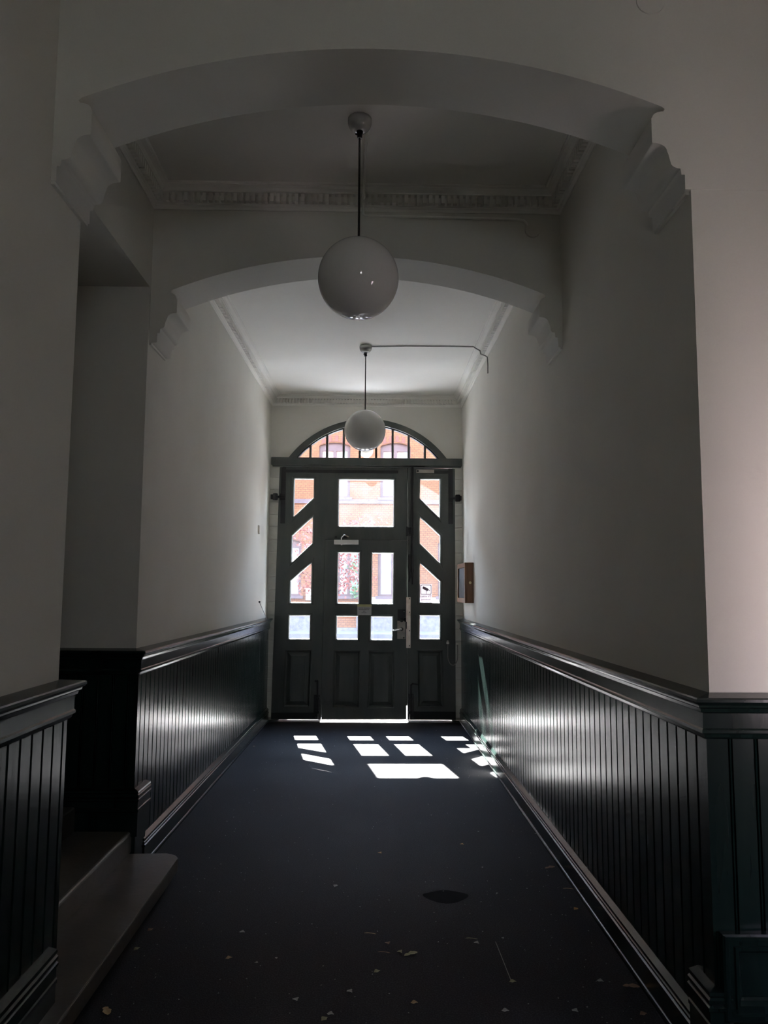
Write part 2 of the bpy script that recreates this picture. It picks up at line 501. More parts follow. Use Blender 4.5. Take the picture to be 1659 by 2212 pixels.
b = B(); b.box(0.05, 1.40, -2.07, -2.02, 0, 2.06); b.box(0.05, 0.58, -2.07, -2.02, 2.06, 2.45); b.box(0.98, 1.40, -2.07, -2.02, 2.06, 2.45); b.box(0.2, 1.25, -2.02, -2.005, .2, 1.0, .004); b.box(0.2, 1.25, -2.02, -2.005, 1.2, 1.95, .004)  # gap over the leaf is added to brighten the near hall
tag(b.done('door_4', M['door']), 'closed yard door behind the camera, unseen, with a gap above added to let in light', 'door', kind='structure')
b = B()
for x0, x1, z0, z1 in ((1.55,1.58,.90,1.58),(2.42,2.45,.90,1.58),(1.58,2.42,.90,.93),(1.58,2.42,1.55,1.58),(1.985,2.01,.93,1.55)): b.box(x0, x1, 1.05, 1.09, z0, z1)
win2 = tag(b.done('window_2', M['door']), 'unseen yard window added in the side recess to light the near right corner', 'window', kind='structure')
b = B(); b.box(1.575, 2.425, 1.068, 1.072, .925, 1.555); b.done('pane', M['rosytint'], win2)

# ---------------------------------------------------------------- arches with corbels
def arch_wall(name, y0, y1, xl, xr, outer_l, outer_r, cx, h, spring, apex, corb, label, top):
    """corb: mirrored corbel profile as (distance from wall face of the corbel foot, z) from foot up to tip"""
    arcpts = arc_through(cx-h, cx+h, spring, apex, 56)
    left = [(xl + d, z) for d, z in corb]
    right = [(xr - d, z) for d, z in corb]
    outer = [(outer_l, top), (outer_l, left[0][1])] + left + arcpts + right[::-1] + [(outer_r, right[0][1]), (outer_r, top)]
    o = plate(name, outer, [], y0, y1, M['plaster'])
    return tag(o, label, 'arch', kind='structure')

def ogee(p0, p1, bulge, n=8):
    """quarter-round-ish curve between two (d,z) points"""
    out = []
    for i in range(n+1):
        t = i/n
        s1 = math.sin(t*math.pi/2); c1 = 1-math.cos(t*math.pi/2)
        if bulge > 0: out.append((p0[0]+(p1[0]-p0[0])*c1, p0[1]+(p1[1]-p0[1])*s1))
        else: out.append((p0[0]+(p1[0]-p0[0])*s1, p0[1]+(p1[1]-p0[1])*c1))
    return out

corb1 = [(0.0, 2.787), (0.017, 2.787), (0.017, 2.838), (0.028, 2.838), (0.031, 2.858)] + ogee((0.031, 2.860), (0.063, 2.880), -1, 5) \
      + [(0.066, 2.892), (0.070, 2.910)] + ogee((0.074, 2.920), (0.118, 2.949), 1, 7) + [(0.124, 2.950), (0.124, 3.036)] \
      + ogee((0.120, 3.041), (0.082, 3.062), 1, 6) + [(0.078, 3.070), (0.082, 3.0745)]
arch_wall('wall_arch_near', YA, YA2, LNEAR, 1.052, -1.2, 2.7, -0.010, 0.972, 3.080, 3.271, corb1,
          'near white arch with stepped corbels across the front of the passage', 3.9)
corb2 = [(0.0, 2.798), (0.026, 2.798), (0.029, 2.852), (0.041, 2.852), (0.044, 2.876)] + ogee((0.047, 2.879), (0.066, 2.893), -1, 5) \
      + [(0.070, 2.915), (0.076, 2.930)] + ogee((0.080, 2.938), (0.126, 2.968), 1, 7) + [(0.131, 2.970), (0.131, 3.046)] \
      + ogee((0.126, 3.050), (0.096, 3.080), 1, 6) + [(0.094, 3.088), (0.098, 3.093)]
arch_wall('wall_arch_far', YB, YB2, -1.223, 1.048, -1.42, 1.3, -0.0875, 1.037, 3.098, 3.306, corb2,
          'far white arch with stepped corbels halfway along the passage', 3.9)
# mouldings that cover the corbel feet on the side walls (thin return on the wall)
for nm, yy0, yy1, xw, s, zf in (('trim_1', YA, YA2, LNEAR, 1, 2.775), ('trim_2', YA+.012, YA2, 1.053, -1, 2.775), ('trim_3', YB, YB2, -1.238, 1, 2.786), ('trim_4', YB, YB2, 1.045, -1, 2.786)):
    b = B(); b.box(min(xw, xw+.012*s), max(xw, xw+.012*s), yy0+.002, yy1-.002, zf, zf+.016)
    tag(b.done(nm, M['plaster']), {'trim_1': 'small bead under the left corbel of the near arch', 'trim_2': 'small bead under the right corbel of the near arch', 'trim_3': 'small bead under the left corbel of the far arch', 'trim_4': 'small bead under the right corbel of the far arch'}[nm], 'moulding', kind='structure')

# ---------------------------------------------------------------- cornices with dentils
corn_prof = [(0, 3.565), (0.006, 3.565), (0.010, 3.578), (0.016, 3.584), (0.016, 3.588), (0.028, 3.591), (0.028, 3.638), (0.064, 3.640), (0.064, 3.647)] \
          + [(0.068, 3.651), (0.076, 3.659), (0.090, 3.664), (0.094, 3.665), (0.094, 3.670), (0.104, 3.672), (0.106, CEIL), (0, CEIL)]
def cornice(name, p0, p1, side, label, m0=0.0, m1=0.0):
    b = B()
    b.sweep([p0, p1], corn_prof, side)
    d = (Vector(p1)-Vector(p0)); L = d.length; d.normalize()
    nrm = Vector((-d.y, d.x))*side
    step = 0.034; n = int((L-m0-m1)/step)
    for i in range(n):
        c = Vector(p0)+d*(m0+(i+.5)*step)
        a = c-d*0.0098; e = c+d*0.0098
        q = []
        for z in (3.593, 3.639):
            for pt, o in ((a, 0.027), (e, 0.027), (e, 0.057), (a, 0.057)):
                v = pt+nrm*o; q.append((v.x, v.y, z))
        b.hexa(q)
    o = b.done(name, M['ceiling'])
    return tag(o, label, 'cornice', kind='structure')
cornice('trim_5', (XL(YB2), YB2), (XL(YD), YD), -1, 'dentil cornice along the left wall of the far bay')
cornice('trim_6', (XR(YB2), YB2), (XR(YD), YD), 1, 'dentil cornice along the right wall of the far bay')
cornice('trim_7', (XL(YD), YD), (XR(YD), YD), -1, 'dentil cornice above the fanlight of the street door', .07, .07)
cornice('trim_8', (-1.239, YA2), (-1.239, YB), -1, 'dentil cornice along the left wall of the bay between the arches')
cornice('trim_9', (XR(YA2), YA2), (XR(YB), YB), 1, 'dentil cornice along the right wall of the bay between the arches')
cornice('trim_10', (-1.239, YB), (XR(YB), YB), -1, 'dentil cornice on the face of the far arch', .07, .07)

# ---------------------------------------------------------------- wainscot: boards, rail, skirting
rail_prof = [(0, DADO), (0.006, DADO+.001), (0.066, 1.130), (0.071, 1.126), (0.072, 1.118), (0.066, 1.110), (0.060, 1.107), (0.059, 1.101), (0.052, 1.096), (0.049, 1.086), (0.042, 1.081),
             (0.042, 1.036), (0.046, 1.031), (0.046, 1.022), (0.039, 1.018), (0.036, 1.008), (0.030, 1.002), (0, 1.002)]
base_prof = [(0, 0.0), (0.052, 0.0), (0.053, 0.012), (0.050, 0.018), (0.046, 0.020), (0.046, 0.092), (0.050, 0.096), (0.050, 0.103), (0.043, 0.107), (0.046, 0.112), (0.046, 0.118), (0.040, 0.122), (0.046, 0.128), (0.045, 0.136), (0.027, 0.153), (0, 0.155)]
def raised(z0, z1):
    """taller plinth profile with its cap between z1-.1 and z1"""
    return [(0, z0), (0.056, z0), (0.056, z1-.115), (0.060, z1-.110), (0.060, z1-.098), (0.056, z1-.094), (0.056, z1-.062), (0.062, z1-.057), (0.062, z1-.048), (0.055, z1-.044), (0.060, z1-.038), (0.060, z1-.028), (0.054, z1-.023), (0.058, z1-.016), (0.056, z1-.008), (0.028, z1), (0, z1)]

def boards(b, p0, p1, side, z0, z1, w=0.079, start=0.02, deep=0.012, e0=0, e1=0):
    d = Vector(p1)-Vector(p0); d.normalize(); p0 = Vector(p0)-d*e0; L = (Vector(p1)+d*e1-p0).length
    n = Vector((-d.y, d.x))*side
    pts = [(0, 0.026)]
    s = start
    while s < L-.01:
        for ds, o in ((-.0075, .026), (-.0055, .026-deep), (-.0025, .026-deep), (-.001, .0225), (.0015, .024), (.004, .0225), (.0055, .026-deep), (.0075, .026)):
            if 0 < s+ds < L: pts.append((s+ds, o))
        s += w
    pts.append((L, 0.026))
    lo = []; hi = []
    for t, o in pts:
        v = Vector(p0)+d*t+n*o
        lo.append(b.bm.verts.new((v.x, v.y, z0))); hi.append(b.bm.verts.new((v.x, v.y, z1)))
    for i in range(len(pts)-1): b.bm.faces.new((lo[i], lo[i+1], hi[i+1], hi[i]))

def wainscot(name, label, path, side, z0, starts):
    t = tag(empty(name, (path[0][0], path[0][1], 0)), label, 'wainscot', kind='structure')
    inv = Matrix.Translation((-path[0][0], -path[0][1], 0))
    def fin(bb, nm):
        bb.bm.transform(inv)
        return bb.done(nm, M['gloss'], t)
    b = B(); b.sweep(path, rail_prof, side); fin(b, 'chair_rail')
    b = B()
    for i in range(len(path)-1): boards(b, path[i], path[i+1], side, z0, 1.01, start=starts[i], e0=.026 if i else 0, e1=.026 if i < len(path)-2 else 0)
    fin(b, 'boarding')
    return t, fin

# right: door -> near corner -> across the near face
wr, fin = wainscot('trim_11', 'dark green glossy boarding with chair rail along the right wall and round its near corner',
         [(XR(8.66), 8.66), (XR(YA), YA), (2.55, YA)], -1, 0.0, (0.03, 0.073))
b = B(); b.sweep([(XR(8.66), 8.66), (XR(2.5), 2.5)], base_prof, -1)
o = b.done('baseboard_right', M['gloss']); tag(o, 'dark green skirting along the right wall, with a grooved sloping top', 'skirting', kind='structure')
b = B(); b.sweep([(XR(2.515), 2.515), (XR(YA), YA), (XR(YA)+.012, YA)], raised(0, 0.288), -1)
o = b.done('baseboard_right_corner', M['gloss']); tag(o, 'short raised skirting block at the near right corner', 'skirting', kind='structure')
# raised skirting panel on the near face: framed field
b = B()
px0, px1, pz0, pz1 = 1.040, 2.53, 0.20, 0.445
b.box(px0-.005, 2.55, YA-.034, YA, 0, 0.44)
b.ring_xz([(px0, pz0), (px1, pz0), (px1, pz1), (px0, pz1)], [(0, YA-.034), (0, YA-.060), (-.006, YA-.064), (-.018, YA-.064), (-.022, YA-.056), (-.034, YA-.056), (-.037, YA-.062), (-.046, YA-.062), (-.054, YA-.046), (-.060, YA-.040)])
b.box(px0-.012, 2.55, YA-.052, YA, 0, 0.165)
o = b.done('baseboard_near', M['gloss']); tag(o, 'dark green panelled skirting on the near right face, mitred frame', 'skirting', kind='structure')

# left: door -> stair jamb -> into the stair opening
wl, fin = wainscot('trim_12', 'dark green glossy boarding with chair rail along the left wall beyond the stair opening',
         [(XL(8.66), 8.66), (XL(4.10), 4.10), (-2.2, 4.10)], 1, 0.0, (0.03, 0.05))
b = B(); b.sweep([(XL(8.66), 8.66), (XL(4.22), 4.22)], base_prof, 1)
o = b.done('baseboard_left', M['gloss']); tag(o, 'dark green skirting along the left wall beyond the step', 'skirting', kind='structure')
b = B()
pr = raised(0.2, 0.432)
b.sweep([(XL(4.255), 4.255), (XL(4.10), 4.10), (-2.2, 4.10)], pr, 1)
b.box(XL(4.2)-.01, XL(4.2)+.040, 4.06, 4.245, 0.0, 0.33)
o = b.done('baseboard_stair', M['gloss']); tag(o, 'raised skirting block with moulded cap at the foot of the stair jamb', 'skirting', kind='structure')

# near left
wn, fin = wainscot('trim_13', 'dark green glossy boarding with chair rail on the near left wall',
         [(-1.9, 2.68), (LNEAR, 2.68), (LNEAR, -2.0)], 1, 0.0, (0.05, 0.035))
b = B(); b.sweep([(LNEAR, 2.635), (LNEAR, -2.0)], raised(0, 0.292), 1)
o = b.done('baseboard_left_near', M['gloss']); tag(o, 'tall dark green skirting at the foot of the near left wall', 'skirting', kind='structure')

# ---------------------------------------------------------------- street wall with arched opening
AC, AZ, AR = -0.0625, 2.285, 1.125
def arch_open(R, xl, xr, zlow, n=48):
    pts = []
    a0 = math.asin((2.953-AZ)/R)
    top = arc(AC, AZ, R, a0, math.pi-a0, n)
    return [(xr, zlow), (xr, 2.953)] + top + [(xl, 2.953), (xl, zlow)]
opening = arch_open(1.105, -1.03, 0.90, 0.0)
outer = [(-1.55, -.3), (1.4, -.3), (1.4, 3.9), (-1.55, 3.9)]
wd = plate('wall_door', [(-1.55, -.3), (-1.03, -.3)] + opening[::-1][0:] + [(0.90, -.3), (1.4, -.3), (1.4, 3.9), (-1.55, 3.9)], [], YD, YD+.09, M['plaster'])
tag(wd, 'white end wall with an arched doorway to the street', 'wall', kind='structure')
# outer skin of the house, the part of the facade round the portal
own = [(-14, -.3), (-1.05, -.3)] + arch_open(1.200, -1.05, 0.92, 0.0)[::-1] + [(0.92, -.3), (14, -.3), (14, 11), (-14, 11)]
wx = plate('wall_exterior', own, [], YD+.09, YE+.03, M['brickown'])
tag(wx, 'brick street face of the house outside the door', 'wall', kind='structure')
# strips of painted brickwork either side of the door
def brick_strip(name, x0, x1, label):
    b = B()
    z = 0.04; k = 0
    while z < 2.86:
        h = 0.145 if k % 3 else 0.135
        b.box(x0, x1, YD-.014+random.uniform(-.003, .002), YD+.01, z, min(z+h-.006, 2.868), 0.003)
        z += h; k += 1
    tag(b.done(name, M['strip']), label, 'jamb', kind='structure')
brick_strip('trim_14', XL(YD), -1.035, 'strip of chipped white painted brick left of the street door')
brick_strip('trim_15', 0.905, XR(YD), 'strip of chipped white painted brick right of the street door')

# ---------------------------------------------------------------- transom beam and fanlight
b = B(); b.box(-1.165, 1.018, 8.655, 8.80, 2.868, 2.953, 0.004)
b.box(-1.15, 1.005, 8.672, 8.74, 2.850, 2.868); b.box(-1.155, 1.010, 8.650, 8.66, 2.930, 2.947)
tag(b.done('trim_16', M['door']), 'dark green timber beam between the fanlight and the door leaves', 'beam', kind='structure')
fan = tag(empty('window_1', (AC, 8.72, 2.953)), 'arched fanlight with eight dark upright bars above the street door', 'window', kind='structure')
def rel(o, t):
    """keep a mesh built in world coordinates in place under its parent"""
    o.parent = t
    o.data.transform(Matrix.Translation(-t.location))
    return o
a0 = math.asin((2.953-AZ)/1.128); a1 = math.asin((2.953-AZ)/1.060)
ringp = arc(AC, AZ, 1.128, a0, math.pi-a0, 56) + arc(AC, AZ, 1.060, math.pi-a1, a1, 56)
rel(plate('arched_frame', ringp, [], 8.680, 8.79, M['door'], bevel=.003), fan)
b0 = math.asin((2.953-AZ)/1.066); b1 = math.asin((2.953-AZ)/1.048)
rel(plate('arched_bead', arc(AC, AZ, 1.066, b0, math.pi-b0, 56)+arc(AC, AZ, 1.048, math.pi-b1, b1, 56), [], 8.705, 8.77, M['doordark']), fan)
for x in (-0.724, -0.533, -0.342, -0.156, 0.032, 0.222, 0.408, 0.595):
    zt = AZ+math.sqrt(1.063**2-(x-AC)**2)
    bb = B(); bb.box(x-.0125, x+.0125, 8.715, 8.765, 2.950, zt); bb.box(x-.006, x+.006, 8.703, 8.716, 2.950, zt-.004)
    rel(bb.done('mullion', M['door']), fan)
c0 = math.asin((2.953-AZ)/1.062)
rel(plate('pane', arc(AC, AZ, 1.062, c0, math.pi-c0, 56), [], 8.740, 8.744, M['glassclear']), fan)

# ---------------------------------------------------------------- street door leaves
FY, BY = 8.700, 8.765         # inner and outer face of the leaves
P1 = [(-0.900, 2.281), (-0.681, 2.496), (-0.681, 2.708), (-0.898, 2.708)]
P2 = [(-0.914, 1.760), (-0.689, 1.977), (-0.686, 2.270), (-0.911, 2.054)]
P3 = [(-0.920, 1.309), (-0.696, 1.309), (-0.692, 1.746), (-0.919, 1.541)]
P4 = [(-0.927, 0.905), (-0.703, 0.905), (-0.701, 1.153), (-0.925, 1.153)]
C0 = [(-0.387, 2.176), (0.232, 2.176), (0.233, 2.703), (-0.387, 2.703)]
W1 = [(-0.389, 1.305), (-0.158, 1.305), (-0.152, 1.865), (-0.386, 1.865)]
W2 = [(-0.004, 1.302), (0.228, 1.302), (0.232, 1.862), (0.000, 1.862)]
W3 = [(-0.394, 0.905), (-0.165, 0.905), (-0.164, 1.150), (-0.393, 1.150)]
W4 = [(-0.010, 0.902), (0.222, 0.902), (0.225, 1.147), (-0.008, 1.147)]
R1 = [(0.759, 2.283), (0.762, 2.714), (0.543, 2.714), (0.539, 2.500)]
R2 = [(0.540, 1.985), (0.763, 1.766), (0.764, 2.066), (0.539, 2.276)]
R3 = [(0.540, 1.316), (0.758, 1.316), (0.763, 1.546), (0.540, 1.754)]
R4 = [(0.538, 0.913), (0.757, 0.913), (0.760, 1.161), (0.541, 1.161)]

def ccw(p):
    n = len(p); s = sum(p[i][0]*p[(i+1) % n][1]-p[(i+1) % n][0]*p[i][1] for i in range(n))
    return p if s > 0 else p[::-1]

def leaf(name, outline, panes, panels, label, y0=FY, y1=BY, dusty=()):
    t = tag(empty(name, ((outline[0][0]+outline[1][0])/2, y0, 0)), label, 'door', kind='structure')
    holes = [ccw(p) for p in panes] + [ccw(p) for p in panels]
    holes = [offset_poly(h, .012) for h in holes]
    rel(plate('leaf_frame', outline, holes, y0, y1, M['door'], bevel=.002), t)
    for i, p in enumerate(panes):
        p = ccw(p)
        bb = B()
        bb.ring_xz(p, [(0.0, y0+.034), (0.0, y0+.020), (.002, y0+.016), (.005, y0+.004), (.012, y0-.003), (.022, y0-.006), (.029, y0-.003), (.031, y0+.001)])
        bb.ring_xz(p, [(0.0, y0+.030), (0.0, y0+.050), (.014, y0+.060)])
        rel(bb.done('glazing_moulding', M['door']), t)
        rel(plate('pane', offset_poly(p, .004), [], y0+.030, y0+.034, M['glassdusty'] if i in dusty else M['glass']), t)
    for p in panels:
        p = ccw(p)
        bb = B()
        bb.ring_xz(p, [(.014, y0+.001), (.012, y0-.005), (.004, y0-.007), (-.002, y0-.002), (-.008, y0+.010), (-.012, y0+.022)])
        lp = bb.ring_xz(p, [(-.012, y0+.022), (-.020, y0+.022), (-.026, y0+.018), (-.052, y0+.006), (-.056, y0+.002)])
        bb.bm.faces.new(lp[-1])
        lb = bb.ring_xz(p, [(.012, y0+.045), (-.01, y0+.045)])
        bb.bm.faces.new(lb[-1])
        rel(bb.done('raised_panel', M['door']), t)
    return t

# big left leaf with the wicket hole
outL = [(-1.114, 0.016), (-0.560, 0.016), (-0.5605, 0.035), (-0.540, 2.020), (0.388, 2.016), (0.397, 2.016), (0.391, 2.846), (-1.071, 2.846)]
PL = [(-0.973, 0.158), (-0.696, 0.158), (-0.682, 0.769), (-0.959, 0.769)]
d1 = leaf('door_1', outL, [P1, P2, P3, P4, C0], [PL], 'big left leaf of the dark green street door with stepped slanted panes and the upper square pane', dusty=(4,))
d2 = leaf('door_2', [(-0.555, 0.018), (0.389, 0.022), (0.384, 2.010), (-0.535, 2.014)], [W1, W2, W3, W4],
          [[(-0.424, 0.160), (-0.146, 0.157), (-0.141, 0.766), (-0.411, 0.765)], [(-0.038, 0.157), (0.240, 0.158), (0.248, 0.768), (-0.027, 0.767)]],
          'dark green wicket door with four glass panes and two raised panels, set in the big left leaf', y0=FY-.012, y1=BY-.012)
d3 = leaf('door_3', [(0.402, 0.016), (0.939, 0.016), (0.938, 2.842), (0.398, 2.846)], [R1, R2, R3, R4],
          [[(0.524, 0.170), (0.792, 0.170), (0.783, 0.775), (0.518, 0.775)]], 'narrow right leaf of the dark green street door with slanted panes and a camera notice', dusty=(0,))

b = B()
b.box(-0.60, -0.515, BY-.002, BY+.03, .03, 2.05); b.box(-0.60, 0.41, BY-.002, BY+.03, 1.985, 2.05)
rel(b.done('wicket_light_stop', M['door']), d1)  # strips added behind the wicket gaps to block light leaks
b = B(); b.box(0.35, 0.43, BY-.002, BY+.028, .16, 2.86)
rel(b.done('meeting_light_stop', M['door']), d3)  # strip added behind the meeting gap to keep light from leaking through

def part(b, name, material, t, **k): return rel(b.done(name, material, **k), t)

b = B(); b.box(-1.2, -.565, 8.60, 8.78, -.06, .006, .002); b.box(.405, 1.05, 8.60, 8.78, -.06, .006, .002)
tag(b.done('trim_17', M['doordark']), 'dark worn threshold under the side leaves of the street door', 'threshold', kind='structure')
# ironwork of door_1
b = B(); b.box(-1.052, -0.998, FY-.006, FY, 2.196, 2.846, .002); b.box(-0.998, 0.286, FY-.006, FY, 2.782, 2.815, .002)
part(b, 'corner_strap', M['iron'], d1)
b = B(); b.box(-1.06, -1.0, FY-.012, FY-.003, 2.46, 2.54, .003); b.tube([(-1.01, FY-.012, 2.50), (-1.075, FY-.018, 2.50), (-1.10, FY-.022, 2.50)], .014); b.lathe([(0, 2.462), (.026, 2.462), (.029, 2.475), (.029, 2.525), (.026, 2.538), (0, 2.538)], -1.112, FY-.022, 16)
b.box(-1.165, -1.125, FY-.03, FY+.01, 2.474, 2.526, .004)
part(b, 'pintle_hinge', M['iron'], d1)
b = B(); b.box(-1.112, -0.620, FY-.008, FY, .030, .092, .003)
part(b, 'kick_strip', M['doordark'], d1)
b = B(); b.box(-0.640, -0.575, FY-.010, FY, .050, .290, .002); b.tube([(-0.632, FY-.016, .436), (-0.603, FY-.018, .442), (-0.600, FY-.020, .43), (-0.597, FY-.020, .03)], .010); b.box(-0.618, -0.578, FY-.03, FY-.008, .235, .265, .003); b.box(-0.618, -0.578, FY-.03, FY-.008, .085, .115, .003)
part(b, 'foot_bolt', M['iron'], d1)
b = B(); b.box(-0.645, -0.55, FY-.005, FY, 2.050, 2.082, .001); b.box(-0.60, -0.555, FY-.005, FY, 2.035, 2.052, .001)
for x in (-.63, -.605, -.575): b.cyl_y(x, 2.066, .005, FY-.008, FY-.004, 8)
part(b, 'wicket_mending_plate', M['door'], d1)
b = B(); b.box(-0.430, -0.405, FY-.008, FY, 2.035, 2.055, .001); b.box(-0.345, -0.290, FY-.010, FY, 2.035, 2.075, .002)
part(b, 'closer_bracket', M['iron'], d1)

# ironwork of the wicket
F2 = FY-.012
b = B(); b.box(-0.437, -0.158, F2-.042, F2, 1.962, 2.013, .005)
cl = part(b, 'door_closer', M['closer'], d2)
b = B(); b.tube([(-0.352, F2-.035, 2.012), (-0.352, F2-.035, 2.040)], .010); b.tube([(-0.352, F2-.040, 2.036), (-0.325, F2-.055, 2.066), (-0.310, F2-.045, 2.064), (-0.275, F2-.015, 2.050)], .009)
ob = b.done('closer_arm', M['chrome']); ob.parent = cl; ob.data.transform(Matrix.Translation(-d2.location))
b = B(); b.cyl_y(-.352, 1.957, .006, F2-.03, F2-.02, 10); b.lathe([(0, 1.950), (.010, 1.950), (.010, 1.964), (0, 1.964)], -.352, F2-.022, 12)
ob = b.done('closer_screw', M['chrome']); ob.parent = cl; ob.data.transform(Matrix.Translation(-d2.location))
b = B(); b.box(0.283, 0.375, F2-.006, F2, 0.907, 1.108, .002)
lk = part(b, 'lock_plate', M['steel'], d2)
b = B(); b.box(0.286, 0.374, F2-.004, F2, 1.106, 1.235, .001)
part(b, 'old_lock_mark', M['doordark'], d2)
def sub(b, name, material, par, t):
    ob = b.done(name, material, smooth=False)
    ob.parent = par
    ob.data.transform(Matrix.Translation(-t.location))
    return ob
b = B(); b.cyl_y(.332, 1.115, .021, F2-.020, F2-.004, 24); sub(b, 'lock_cylinder', M['chrome'], lk, d2)
b = B(); b.box(.322, .342, F2-.030, F2-.019, 1.111, 1.119, .002); sub(b, 'thumb_turn', M['iron'], lk, d2)
b = B(); b.cyl_y(.330, 1.016, .020, F2-.016, F2-.005, 24)
b.tube([(.330, F2-.012, 1.016), (.330, F2-.050, 1.016), (.322, F2-.058, 1.016), (.300, F2-.060, 1.014), (.270, F2-.060, 1.012), (.245, F2-.056, 1.006), (.236, F2-.050, 1.002)], [.009, .009, .009, .0085, .009, .010, .007], 12)
sub(b, 'lever_handle', M['chrome'], lk, d2)
b = B()
for x, z in ((.357, 1.212), (.357, .920)): b.cyl_y(x, z, .0085, F2-.010, F2-.002, 14)
part(b, 'fixing_screw', M['chrome'], d2)
b = B(); b.box(.362, .380, F2-.022, F2, 1.098, 1.150, .003); part(b, 'latch', M['chrome'], d2)
b = B(); b.cyl_y(-.49, .205, .028, F2-.006, F2, 18); b.box(-.528, -.452, F2-.008, F2-.001, .190, .222, .003); part(b, 'lock_cover', M['door'], d2)

# ironwork of door_3
b = B(); b.box(0.384, 0.433, FY-.020, FY-.003, 0.808, 1.372, .002)
sp_ = part(b, 'strike_plate', M['strike'], d3)
b = B()
for z in (1.355, 1.205, .998, .832): b.cyl_y(.421, z, .006, FY-.0215, FY-.018, 10)
sub(b, 'strike_screw', M['iron'], sp_, d3)
b = B(); b.box(.380, .390, FY-.024, FY-.003, 1.02, 1.10, .002); sub(b, 'latch_slot', M['iron'], sp_, d3)
b = B()
b.tube([(.4485, FY-.016, 2.86), (.4485, FY-.016, 1.66)], .015, 12); b.tube([(.4525, FY-.016, 1.66), (.4530, FY-.016, 1.515)], .011, 12); b.lathe([(0, 1.655), (.019, 1.655), (.019, 1.685), (0, 1.685)], .4495, FY-.016, 12)
part(b, 'espagnolette_rod', M['iron'], d3)
b = B(); b.box(.378, .402, FY-.018, FY-.013, 2.06, 2.17, .002); b.cyl_y(.424, 2.10, .022, FY-.034, FY-.004, 16); b.box(.40, .465, FY-.026, FY, 2.065, 2.165, .005)
part(b, 'espagnolette_case', M['iron'], d3)
b = B(); b.tube([(.417, FY-.010, 1.852), (.412, FY-.026, 1.835), (.416, FY-.030, 1.77), (.410, FY-.026, 1.72), (.416, FY-.028, 1.66), (.424, FY-.024, 1.60), (.412, FY-.020, 1.545)], [.010, .012, .010, .009, .011, .012, .007], 10)
part(b, 'espagnolette_handle', M['iron'], d3)
b = B(); b.box(.412, .592, FY-.028, FY+.01, 2.852, 2.893, .003); part(b, 'top_keeper', M['iron'], d3)
b = B(); b.box(.862, .915, FY-.006, FY, 2.205, 2.842, .002); b.box(.500, .862, FY-.005, FY, 2.784, 2.822, .002); part(b, 'corner_strap', M['iron'], d3)
b = B(); b.box(.494, .700, FY-.009, FY-.004, 2.790, 2.830, .002)
pl_ = part(b, 'bare_metal_plate', M['steel'], d3)
b = B(); b.cyl_y(.512, 2.810, .012, FY-.011, FY-.008, 16); sub(b, 'plate_hole', M['iron'], pl_, d3)
b = B(); b.box(.866, .912, FY-.012, FY-.003, 2.45, 2.55, .003); b.tube([(.885, FY-.012, 2.50), (.935, FY-.018, 2.50), (.958, FY-.022, 2.50)], .014); b.lathe([(0, 2.462), (.026, 2.462), (.030, 2.475), (.030, 2.525), (.026, 2.538), (0, 2.538)], .968, FY-.022, 16); b.box(.982, 1.012, FY-.03, FY+.01, 2.474, 2.526, .004)
part(b, 'pintle_hinge', M['iron'], d3)
b = B(); b.box(.47, .937, FY-.008, FY, .030, .110, .003); part(b, 'kick_strip', M['doordark'], d3)
b = B(); b.box(.408, .468, FY-.010, FY, .050, .300, .002); b.tube([(.515, FY-.016, .404), (.455, FY-.018, .412), (.436, FY-.020, .395), (.432, FY-.020, .03)], .010); b.box(.412, .452, FY-.03, FY-.008, .235, .265, .003); b.box(.412, .452, FY-.03, FY-.008, .085, .115, .003)
part(b, 'foot_bolt', M['iron'], d3)
b = B(); b.tube([(.851, FY-.014, .855)]+[(.9055-.0545*math.cos(a), FY-.018, .72-.10*math.sin(a)) for a in [math.pi*i/14 for i in range(15)]]+[(.960, FY-.010, .846)], .0055, 8)
lc = part(b, 'loop_cable', M['cable'], d3)
b = B(); b.box(.836, .866, FY-.020, FY-.001, .852, .880, .004); b.lathe([(0, .88), (.012, .88), (.010, .892), (0, .894)], .851, FY-.010, 14); sub(b, 'cable_gland', M['beige'], lc, d3)
b = B(); b.box(.945, .975, FY-.018, FY+.012, .845, .870, .004); sub(b, 'cable_gland', M['beige'], lc, d3)

# notice sticker on the lowest slanted pane of door_3 (seen from behind, so mirrored)
st = tag(empty('camera_notice', (.608, 8.7275, 1.317)), 'white video surveillance sticker on the right leaf, printed camera seen from behind', 'sticker')
b = B(); b.bm.faces.new([b.bm.verts.new((x, 8.7290, z)) for x, z in ((.542, 1.319), (.676, 1.319), (.676, 1.520), (.542, 1.520))])
rel(b.done('film', M['sticker']), st)
def rrect(x0, x1, z0, z1, r, n=5):
    p = []
    for cx, cz, a in ((x1-r, z1-r, 0), (x0+r, z1-r, 90), (x0+r, z0+r, 180), (x1-r, z0+r, 270)):
        for i in range(n+1):
            t = math.radians(a+90*i/n); p.append((cx+r*math.cos(t), cz+r*math.sin(t)))
    return p
rel(plate('printed_border', rrect(.549, .669, 1.402, 1.512, .012), [rrect(.5545, .6635, 1.4075, 1.5065, .009)], 8.7275, 8.7285, M['violet']), st)
cam_pic = plate('printed_camera', [(.578, 1.496), (.566, 1.472), (.604, 1.450), (.607, 1.458), (.609, 1.404), (.614, 1.404), (.614, 1.452), (.622, 1.437), (.630, 1.447), (.632, 1.452), (.642, 1.449), (.648, 1.440), (.652, 1.452), (.643, 1.458), (.636, 1.462), (.633, 1.471)], [], 8.7275, 8.7285, M['violet'])
rel(cam_pic, st)
rel(text_mesh('printed_text', 'TV video', .034, (.609, 8.7280, 1.372), M['violet'], mirror=True), st)
